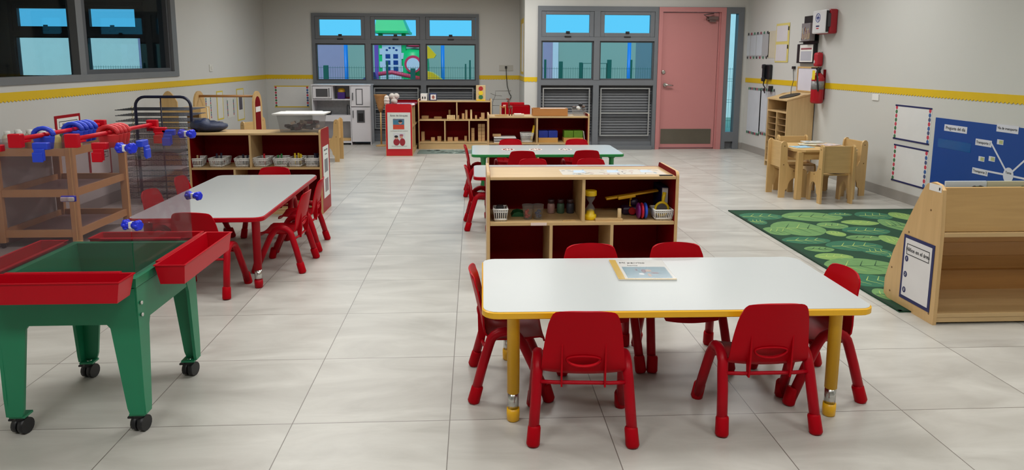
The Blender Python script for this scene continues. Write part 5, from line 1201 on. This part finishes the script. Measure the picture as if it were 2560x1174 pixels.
# fire extinguisher
t = thing('fire_extinguisher', 'red fire extinguisher with yellow tag on the right wall', 'fire extinguisher', (XR-.085, 8.50, 0))
zb_, zt2 = .872, 1.24
MB().lathe([(.055, zb_), (.072, zb_+.012), (.074, zb_+.03), (.074, zt2-.07), (.06, zt2-.03), (.03, zt2)], seg=24).build('cylinder', mat('ext_red', (165, 10, 28), .25), t)
MB().lathe([(.0752, zb_+.17), (.0752, zb_+.27)], seg=24).build('label', mat('ext_label', (130, 128, 128), .4, var=.6, scale=40), t)
MB().lathe([(.03, zt2), (.022, zt2+.03), (.03, zt2+.04), (.03, zt2+.055), (.01, zt2+.06)], seg=16).box(-.09, .03, -.01, .01, zt2+.05, zt2+.066, bev=.003).tube([(-.02, -.03, zt2+.04), (-.05, -.07, zt2-.02), (-.03, -.08, zt2-.2), (-.03, -.08, zb_+.15)], .01, 8).build('valve_hose', BLACK, t)
MB().box(-.078, -.076, -.075, -.005, zt2-.08, zt2+.03).build('inspection_tag', mat('tag_yellow', (225, 200, 40), .5), t)
MB().tube([(.0, 0, zb_+.10), (.075, 0, zb_+.10)], .01, 8).box(.07, .084, -.02, .02, zb_+.05, zt2+.04).build('bracket', REDD, t)
q = MB().box(-.04, .04, -.055, .055, 0, .17, bev=.025).box(-.042, -.040, .0, .035, .05, .062, mi=1).box(-.042, -.040, .011, .023, .036, .078, mi=1)
t = solo(q, 'first_aid_pouch', [mat('pouch_red', (170, 14, 34), .6), WPL], 'small red pouch with white cross hanging above the extinguisher', 'pouch', (XR-.05, 8.60, 1.315))
solo(MB().tube([(0, 0, 0), (-.04, 0, .0), (-.045, 0, .02)], .006, 8), 'wall_hook', CHR, 'small metal hook above the red pouch', 'hook', (XR, 8.60, 1.487))
# telephone
t = thing('wall_telephone', 'black wall telephone with dangling cord on the right wall', 'telephone', (XR, 10.13, 0))
MB().box(-.05, -.001, -.09, .09, 1.12, 1.33, bev=.015).build('base', BLACK, t)
MB().box(-.095, -.055, .02, .075, 1.10, 1.32, bev=.018).box(-.1, -.05, .015, .08, 1.27, 1.335, bev=.015).box(-.1, -.05, .015, .08, 1.09, 1.15, bev=.015).build('handset', mat('handset_black', (26, 26, 32), .3), t)
MB().tube([(-.06, .05, 1.10), (-.06, .07, 1.04), (-.05, .03, 1.0), (-.05, .06, .96), (-.04, .05, .92)], .009, 8).box(-.04, -.001, -.14, -.06, .95, 1.03, bev=.004).build('cord', BLACK, t)
# charts on the right wall
def chart(u0, v0, u1, v1, label, cols, nm='wall_chart', edge=None, clips=True):
    (ya, za), (yb, zb3) = rw(u0, v0), rw(u1, v1); y0_, y1_ = min(ya, yb), max(ya, yb)
    t = thing(nm, label, 'chart', (XR, 0, 0), group='charts near the pink door')
    MB().box(-.003, -.001, y0_, y1_, zb3, za).build('border' if edge else 'sheet', edge or cols[0], t)
    n = len(cols)
    if edge or n > 1:
        q = MB(); 
        for i in range(n):
            a_ = y0_+.02+(y1_-y0_-.04)*i/n; b_ = y0_+.02+(y1_-y0_-.04)*(i+.9)/n; q.box(-.0045, -.003, a_, b_, zb3+.03, za-.03, mi=i)
        q.build('panel', cols, t)
    if clips:
        cm = [mat('clip_dark', (50, 50, 56), .4), mat('clip_green', (60, 120, 90), .4), mat('clip_red', (150, 50, 70), .4)]
        for k in range(8):
            yy = y0_ + (y1_-y0_)*(k+.5)/8
            for z_ in (za, zb3): MB().box(-.012, -.003, yy-.012, yy+.012, z_-.02, z_+.015).build('clip', cm[k % 3], t)
    return t
c1, c2, c3 = mat('ch_white', (200, 206, 214), .4), mat('ch_grey', (172, 172, 174), .4), mat('ch_cream', (205, 196, 160), .5)
chart(1862, 86, 1921, 143, 'row of pale cards clipped on the right wall above the phone', [c2, c1, c1, c1])
chart(1922, 78, 1944, 145, 'cream sheet next to the yellow-edged tall card', [mat('ch_beige', (196, 188, 168), .5)], clips=False)
(ya, za) = rw(1943, 60); (yb, zb3) = rw(1970, 156)
t = thing('tall_card', 'tall yellow-edged pair of cards above the phone on the right wall', 'chart', (XR, 0, 0))
MB().box(-.006, -.0035, yb, ya, zb3, za).build('border', mat('pale_yellow_edge', (205, 190, 110), .5), t); mm = (za+zb3)/2
MB().box(-.0075, -.006, yb+.05, ya-.02, mm+.02, za-.03).box(-.0075, -.006, yb+.05, ya-.02, zb3+.02, mm-.02).build('card', mat('ch_lilac', (200, 196, 200), .5), t)
MB().box(-.014, -.0075, yb+.01, yb+.03, za-.1, za-.05).box(-.014, -.0075, yb+.01, yb+.03, mm-.08, mm-.03).build('marker_clip', BLACK, t)
chart(1872, 220, 1898, 336, 'clear pocket chart on the lower right wall next to the door', [c1])
chart(1902, 222, 1932, 340, 'second clear pocket chart, beside the pigeonhole cabinet', [c2, c1])
p = rw(2190, 243); solo(MB().box(-.01, -.0005, -.06, .06, -.032, .032, bev=.002), 'outlet_plate', WPL, 'white outlet plate on the right wall under the yellow border', 'outlet', (XR, p[0], p[1]))
a, b = rw(2240, 262), rw(2318, 360)
dotted_board('bordered_sheet', 'upper of two navy-edged white sheets on the right wall', (a[0], .953), (rw(2329, 300)[0], .605), x=XR)
dotted_board('bordered_sheet', 'lower of two navy-edged white sheets on the right wall', (rw(2234, 380)[0], .558), (rw(2318, 420)[0], .185), x=XR)
# blue board
t = thing('blue_board', 'blue bulletin board with white word labels on the right wall', 'bulletin board', (XR, 0, 0))
MB().box(-.004, -.0005, 4.0, 6.345, .20, .872).build('backing', BLUEB, t)
def lab(u, v, w_, h, s, size):
    y, z = rw(u, v); MB().box(-.0055, -.004, y-w_/2, y+w_/2, z-h/2, z+h/2).build('word_card', mat('card_white', (205, 206, 216), .5), t)
    text(s, size, (-.0062, y, z), RXW, INK, t, 'word')
lab(2390, 322, .30, .058, 'Pregunta del día', .040); lab(2520, 322, .235, .062, 'Vía de transporte', .030); lab(2460, 357, .19, .055, 'Transporte 1', .032); lab(2451, 429, .185, .05, 'Transporte 2', .031)
yc, zc = rw(2522, 438)
def strip(p_, q_):
    (ya, za), (yb, zb3) = p_, q_; d = Vector((yb-ya, zb3-za)); n = Vector((-d.y, d.x)).normalized()*.0075
    MB().wallx([(ya+n.x, za+n.y), (yb+n.x, zb3+n.y), (yb-n.x, zb3-n.y), (ya-n.x, za-n.y)], -.0052, -.004).build('white_line', MATS['card_white'], t)
strip(rw(2478, 355), (yc, zc)); strip(rw(2466, 427), (yc, zc)); strip(rw(2575, 390), (yc, zc)); strip(rw(2600, 455), (yc, zc))
MB().wallx(ell(yc, zc, .055, .062), -.0062, -.0045).build('word_card', MATS['card_white'], t); text('Tema', .028, (-.0068, yc, zc+.02), RXW, INK, t, 'word')
for u, v in ((2502, 355), (2455, 397), (2481, 397)):
    y, z = rw(u, v); MB().box(-.0055, -.004, y-.035, y+.035, z-.02, z+.02, mi=0).box(-.006, -.0055, y-.03, y+.01, z-.014, z+.014, mi=1).build('picture_card', [MATS['card_white'], mat('card_olive', (170, 175, 120), .5)], t)
(ya, za), (yb, zb3) = rw(2347, 345), rw(2427, 382); MB().box(-.005, -.004, min(ya, yb), max(ya, yb), zb3, za).build('clear_pocket', mat('pocket_blue', (0, 82, 150), .2), t)

# ------------------------------------------------------------------ near bookshelf on the right
BX, BYF = 2.415, 3.475
bs = thing('book_display_shelf', 'wooden book display shelf seen from the back at the right edge', 'bookshelf', (0, 0, 0))
def bside(x):
    d = .46
    pts = [(BYF, .0), (BYF+.03, .0), (3.66, .0), (3.66, .010), (BYF+d-.04, .010), (BYF+d, .03), (BYF+d+.0, .12), (BYF+.40, .30), (BYF+.26, .56), (BYF+.18, .70), (BYF+.15, .735), (BYF+.10, .752), (BYF+.05, .745), (BYF+.02, .72), (BYF+.005, .5), (BYF, .1)]
    return MB().wallx(pts, x, x+.02)
BXR = BX+1.22
sp_ = bside(BX).build('side_panel', wood('shelf_side', (198, 164, 114), 2), bs); bside(BXR).build('side_panel', MATS['shelf_side'], bs)
xi0, xi1 = BX+.02, BXR
MB().box(xi0, xi1, BYF+.02, BYF+.04, .50, .735, bev=.002).build('upper_back_board', wood('shelf_back', (190, 154, 100), 0), bs)
MB().box(xi0, xi1, BYF+.004, BYF+.16, .475, .498, bev=.002).build('shelf_board', WOODX, bs)
MB().box(xi0, xi1, BYF+.004, BYF+.40, .04, .062, bev=.002).box(xi0, xi1, BYF+.01, BYF+.03, .012, .04).build('bottom_board', WOODX, bs)
q = MB(); pr_ = [(BYF+.17, .47), (BYF+.20, .40), (BYF+.26, .38), (BYF+.28, .30), (BYF+.34, .28), (BYF+.36, .20), (BYF+.39, .18), (BYF+.395, .058)]
for (a0, b0), (a1, b1) in zip(pr_, pr_[1:]): q.wallx([(a0, b0), (a1, b1), (a1+.012, b1+.006), (a0+.012, b0+.006)], xi0, xi1)
q.build('stepped_display', wood('shelf_in', (176, 130, 76), 0), bs)
q = MB()
for y, z in ((BYF+.04, .05), (BYF+.40, .06), (BYF+.10, .60), (BYF+.27, .44), (BYF+.40, .2)): q.tube([(BX-.001, y, z), (BX+.001, y, z)], .006, 8)
q.build('screw_cap', MATS['dark_wood_plug'], sp_)
MB().box(BX-.0015, BX, BYF+.03, BYF+.13, .705, .742, mi=0).box(BX-.0022, BX-.0015, BYF+.04, BYF+.05, .715, .73, mi=1).build('white_sticker', [PAPER, INK], sp_)
# sign on the side
sg = thing('area_sign', 'navy-bordered sign listing three places on the bookshelf side', 'sign', (BX, 0, 0))
def sX(u, v): p = atX(u, v, BX); return (p.y, p.z)
C4 = [sX(2262, 584), sX(2342, 615), sX(2320, 780), sX(2249, 740)]
ya, yb = BYF+.36, BYF+.075
ya, yb, z1_, z0_ = (C4[0][0]+C4[3][0])/2, (C4[1][0]+C4[2][0])/2, (C4[0][1]+C4[1][1])/2, (C4[2][1]+C4[3][1])/2
w_ = abs(ya-yb); y0_, y1_ = min(ya, yb), max(ya, yb)
MB().box(-.003, -.001, y0_, y1_, z0_, z1_).build('border', NAVY, sg)
MB().box(-.0042, -.003, y0_+.018, y1_-.018, z0_+.02, z1_-.018).build('sheet', mat('laminated_sheet', (214, 212, 212), .2), sg)
q = MB(); zt3 = z1_-.045
q.box(-.005, -.0042, y0_+.035, y1_-.035, zt3-.004, zt3).box(-.005, -.0042, y0_+.035, y1_-.035, zt3-.062, zt3-.058).box(-.005, -.0042, y0_+.035, y0_+.039, zt3-.058, zt3-.004).box(-.005, -.0042, y1_-.039, y1_-.035, zt3-.058, zt3-.004).build('title_box', INK, sg)
text('Niños en el área', .031, (-.005, (y0_+y1_)/2, zt3-.031), RXW, INK, sg, 'title')
for k in range(3):
    z = z1_ - (z1_-z0_)*(.36+.245*k); yy = y1_-.042
    MB().wallx(ell(yy, z, .015, .017), -.005, -.0042).build('number_dot', NAVY, sg); text(str(k+1), .022, (-.0055, yy, z), RXW, WPL, sg, 'number')
# books standing in the top tier behind the board
for i, (u0, u1, c, lb) in enumerate(((2362, 2465, (196, 206, 212), 'pale blue book behind the top board of the book display'), (2466, 2600, (190, 188, 160), 'pale green book behind the top board of the book display'))):
    a, b = atY(u0, 460, BYF+.07).x, atY(u1, 460, BYF+.07).x; a = max(a, xi0+.01)
    q = MB().box(a, b-.004, BYF+.06, BYF+.072, .5, atY(u0, 453, BYF+.06).z-.012*i*0, mi=0)
    zt4 = atY(u0, 453, BYF+.06).z
    for k in range(14): x = b-.01-random.uniform(.01, .10); q.wally(ell(x, zt4-.03-random.uniform(0, .02), .012, .008, 8), BYF+.0585, BYF+.06, 1 + k % 2)
    solo(q, 'picture_book', [mat('bookcover_%d' % i, c, .4), mat('bookink_a', (80, 80, 84), .5), mat('bookink_b', (90, 110, 84), .5)], lb, 'book')

# ------------------------------------------------------------------ leaf rug
rg = MB(); RX0, RX1, RY0, RY1 = 2.352, 4.21, 3.67, 6.37
rg.slab([(RX0, RY0), (RX1, RY0), (RX1, RY1), (RX0, RY1)], .0, .008, 0)
def edgebar(a, b, c, d): rg.box(a, b, c, d, .0079, .0095, mi=5)
edgebar(RX0, RX0+.02, RY0, RY1); edgebar(RX1-.02, RX1, RY0, RY1); edgebar(RX0, RX1, RY1-.02, RY1); edgebar(RX0, RX1, RY0, RY0+.02)
LV = [(1901,540,112,17,2,.0),(2030,541,150,23,1,.05),(2100,535,60,9,2,0),(2184,538,90,19,2,0),(1893,553,46,15,2,0),(1995,570,130,36,1,.3),(2081,563,76,16,1,0),(2150,556,92,13,3,.2),(1943,577,74,20,1,.15),(2090,583,46,14,3,0),(2165,576,118,20,2,0),(2015,600,122,18,2,0),(2160,594,90,14,1,0),(2243,563,66,32,1,0),(2135,614,140,26,2,0),(2048,622,74,14,1,.1),(2240,602,62,30,3,0),(2085,641,96,18,3,0),(2055,632,1,1,1,0),(2192,628,70,22,2,0),(2155,664,186,40,1,0),(2170,700,140,32,2,0),(2258,540,60,20,3,0),(2215,735,60,30,1,.2),(2100,655,1,1,1,0),(2240,640,56,20,2,0)]
placed = []
LZ = [.0082]
def leaf(x, y, a, b, kind, rot):
    LZ[0] += .00003; lz = LZ[0]
    n = 24; pts = []
    for k in range(n):
        t = 2*PI*k/n; ex = math.cos(t); ey = math.sin(t)*(1-.25*abs(ex)**3)
        px_, py_ = a*ex, b*ey; pts.append((x+px_*math.cos(rot)-py_*math.sin(rot), y+px_*math.sin(rot)+py_*math.cos(rot)))
    pts = [(min(max(p_[0], RX0+.022), RX1-.022), min(max(p_[1], RY0+.022), RY1-.022)) for p_ in pts]
    rg.slab(pts, .007, lz, kind)
    def vein(t0, t1, s0, s1, w_=.006):
        A = Vector((a*t0, b*s0)); B = Vector((a*t1, b*s1)); d = (B-A).normalized(); nn = Vector((-d.y, d.x))*w_
        qs = [A+nn, B+nn*.4, B-nn*.4, A-nn]; qs = [(x+v.x*math.cos(rot)-v.y*math.sin(rot), y+v.x*math.sin(rot)+v.y*math.cos(rot)) for v in qs]
        if all(RX0+.02 < u < RX1-.02 and RY0+.02 < v < RY1-.02 for u, v in qs): rg.slab(qs, lz-.0002, lz+.0004, 4 if kind != 1 or random.random() < .4 else 0)
    vein(-.8, .8, 0, .0, .005)
    for s in (-1, 1):
        for t in (-.45, -.05, .35): vein(t, t+.32, 0, s*.62, .0035)
for u, v, w_, h, kd, rt in LV:
    if w_ < 5: continue
    c = atZ(u, v, .009); a = (atZ(u+w_/2, v, .009)-c).length; b = abs(atZ(u, v-h/2, .009).y-c.y)
    leaf(c.x, c.y, a, b, kd, -rt*.5); placed.append((c.x, c.y, max(a, b)))
tries = 0
while tries < 900:
    tries += 1
    x = random.uniform(RX0+.12, RX1-.12); y = random.uniform(RY0+.12, RY1-.12); r = random.uniform(.1, .24)
    if x < 3.3 and y > 4.4: continue
    if x < 2.75 and y > 4.3: continue
    if all(math.hypot(x-q_[0], (y-q_[1])) > (r+q_[2])*.82 for q_ in placed): leaf(x, y, r, r*random.uniform(.45, .75), random.choice((1, 2, 3)), random.uniform(-.6, .6)); placed.append((x, y, r))
RGM = [mat('rug_dark_green', (12, 60, 36), .95, var=.2, scale=30), mat('rug_leaf', (98, 138, 82), .95, var=.2, scale=20), mat('rug_leaf_dark', (44, 102, 74), .95, var=.2, scale=20), mat('rug_leaf_light', (122, 156, 84), .95, var=.2, scale=20), mat('rug_vein', (160, 182, 98), .95), mat('rug_edge', (10, 44, 28), .95)]
solo(rg, 'leaf_rug', RGM, 'dark green rug with large leaf pattern on the floor at the right', 'rug')
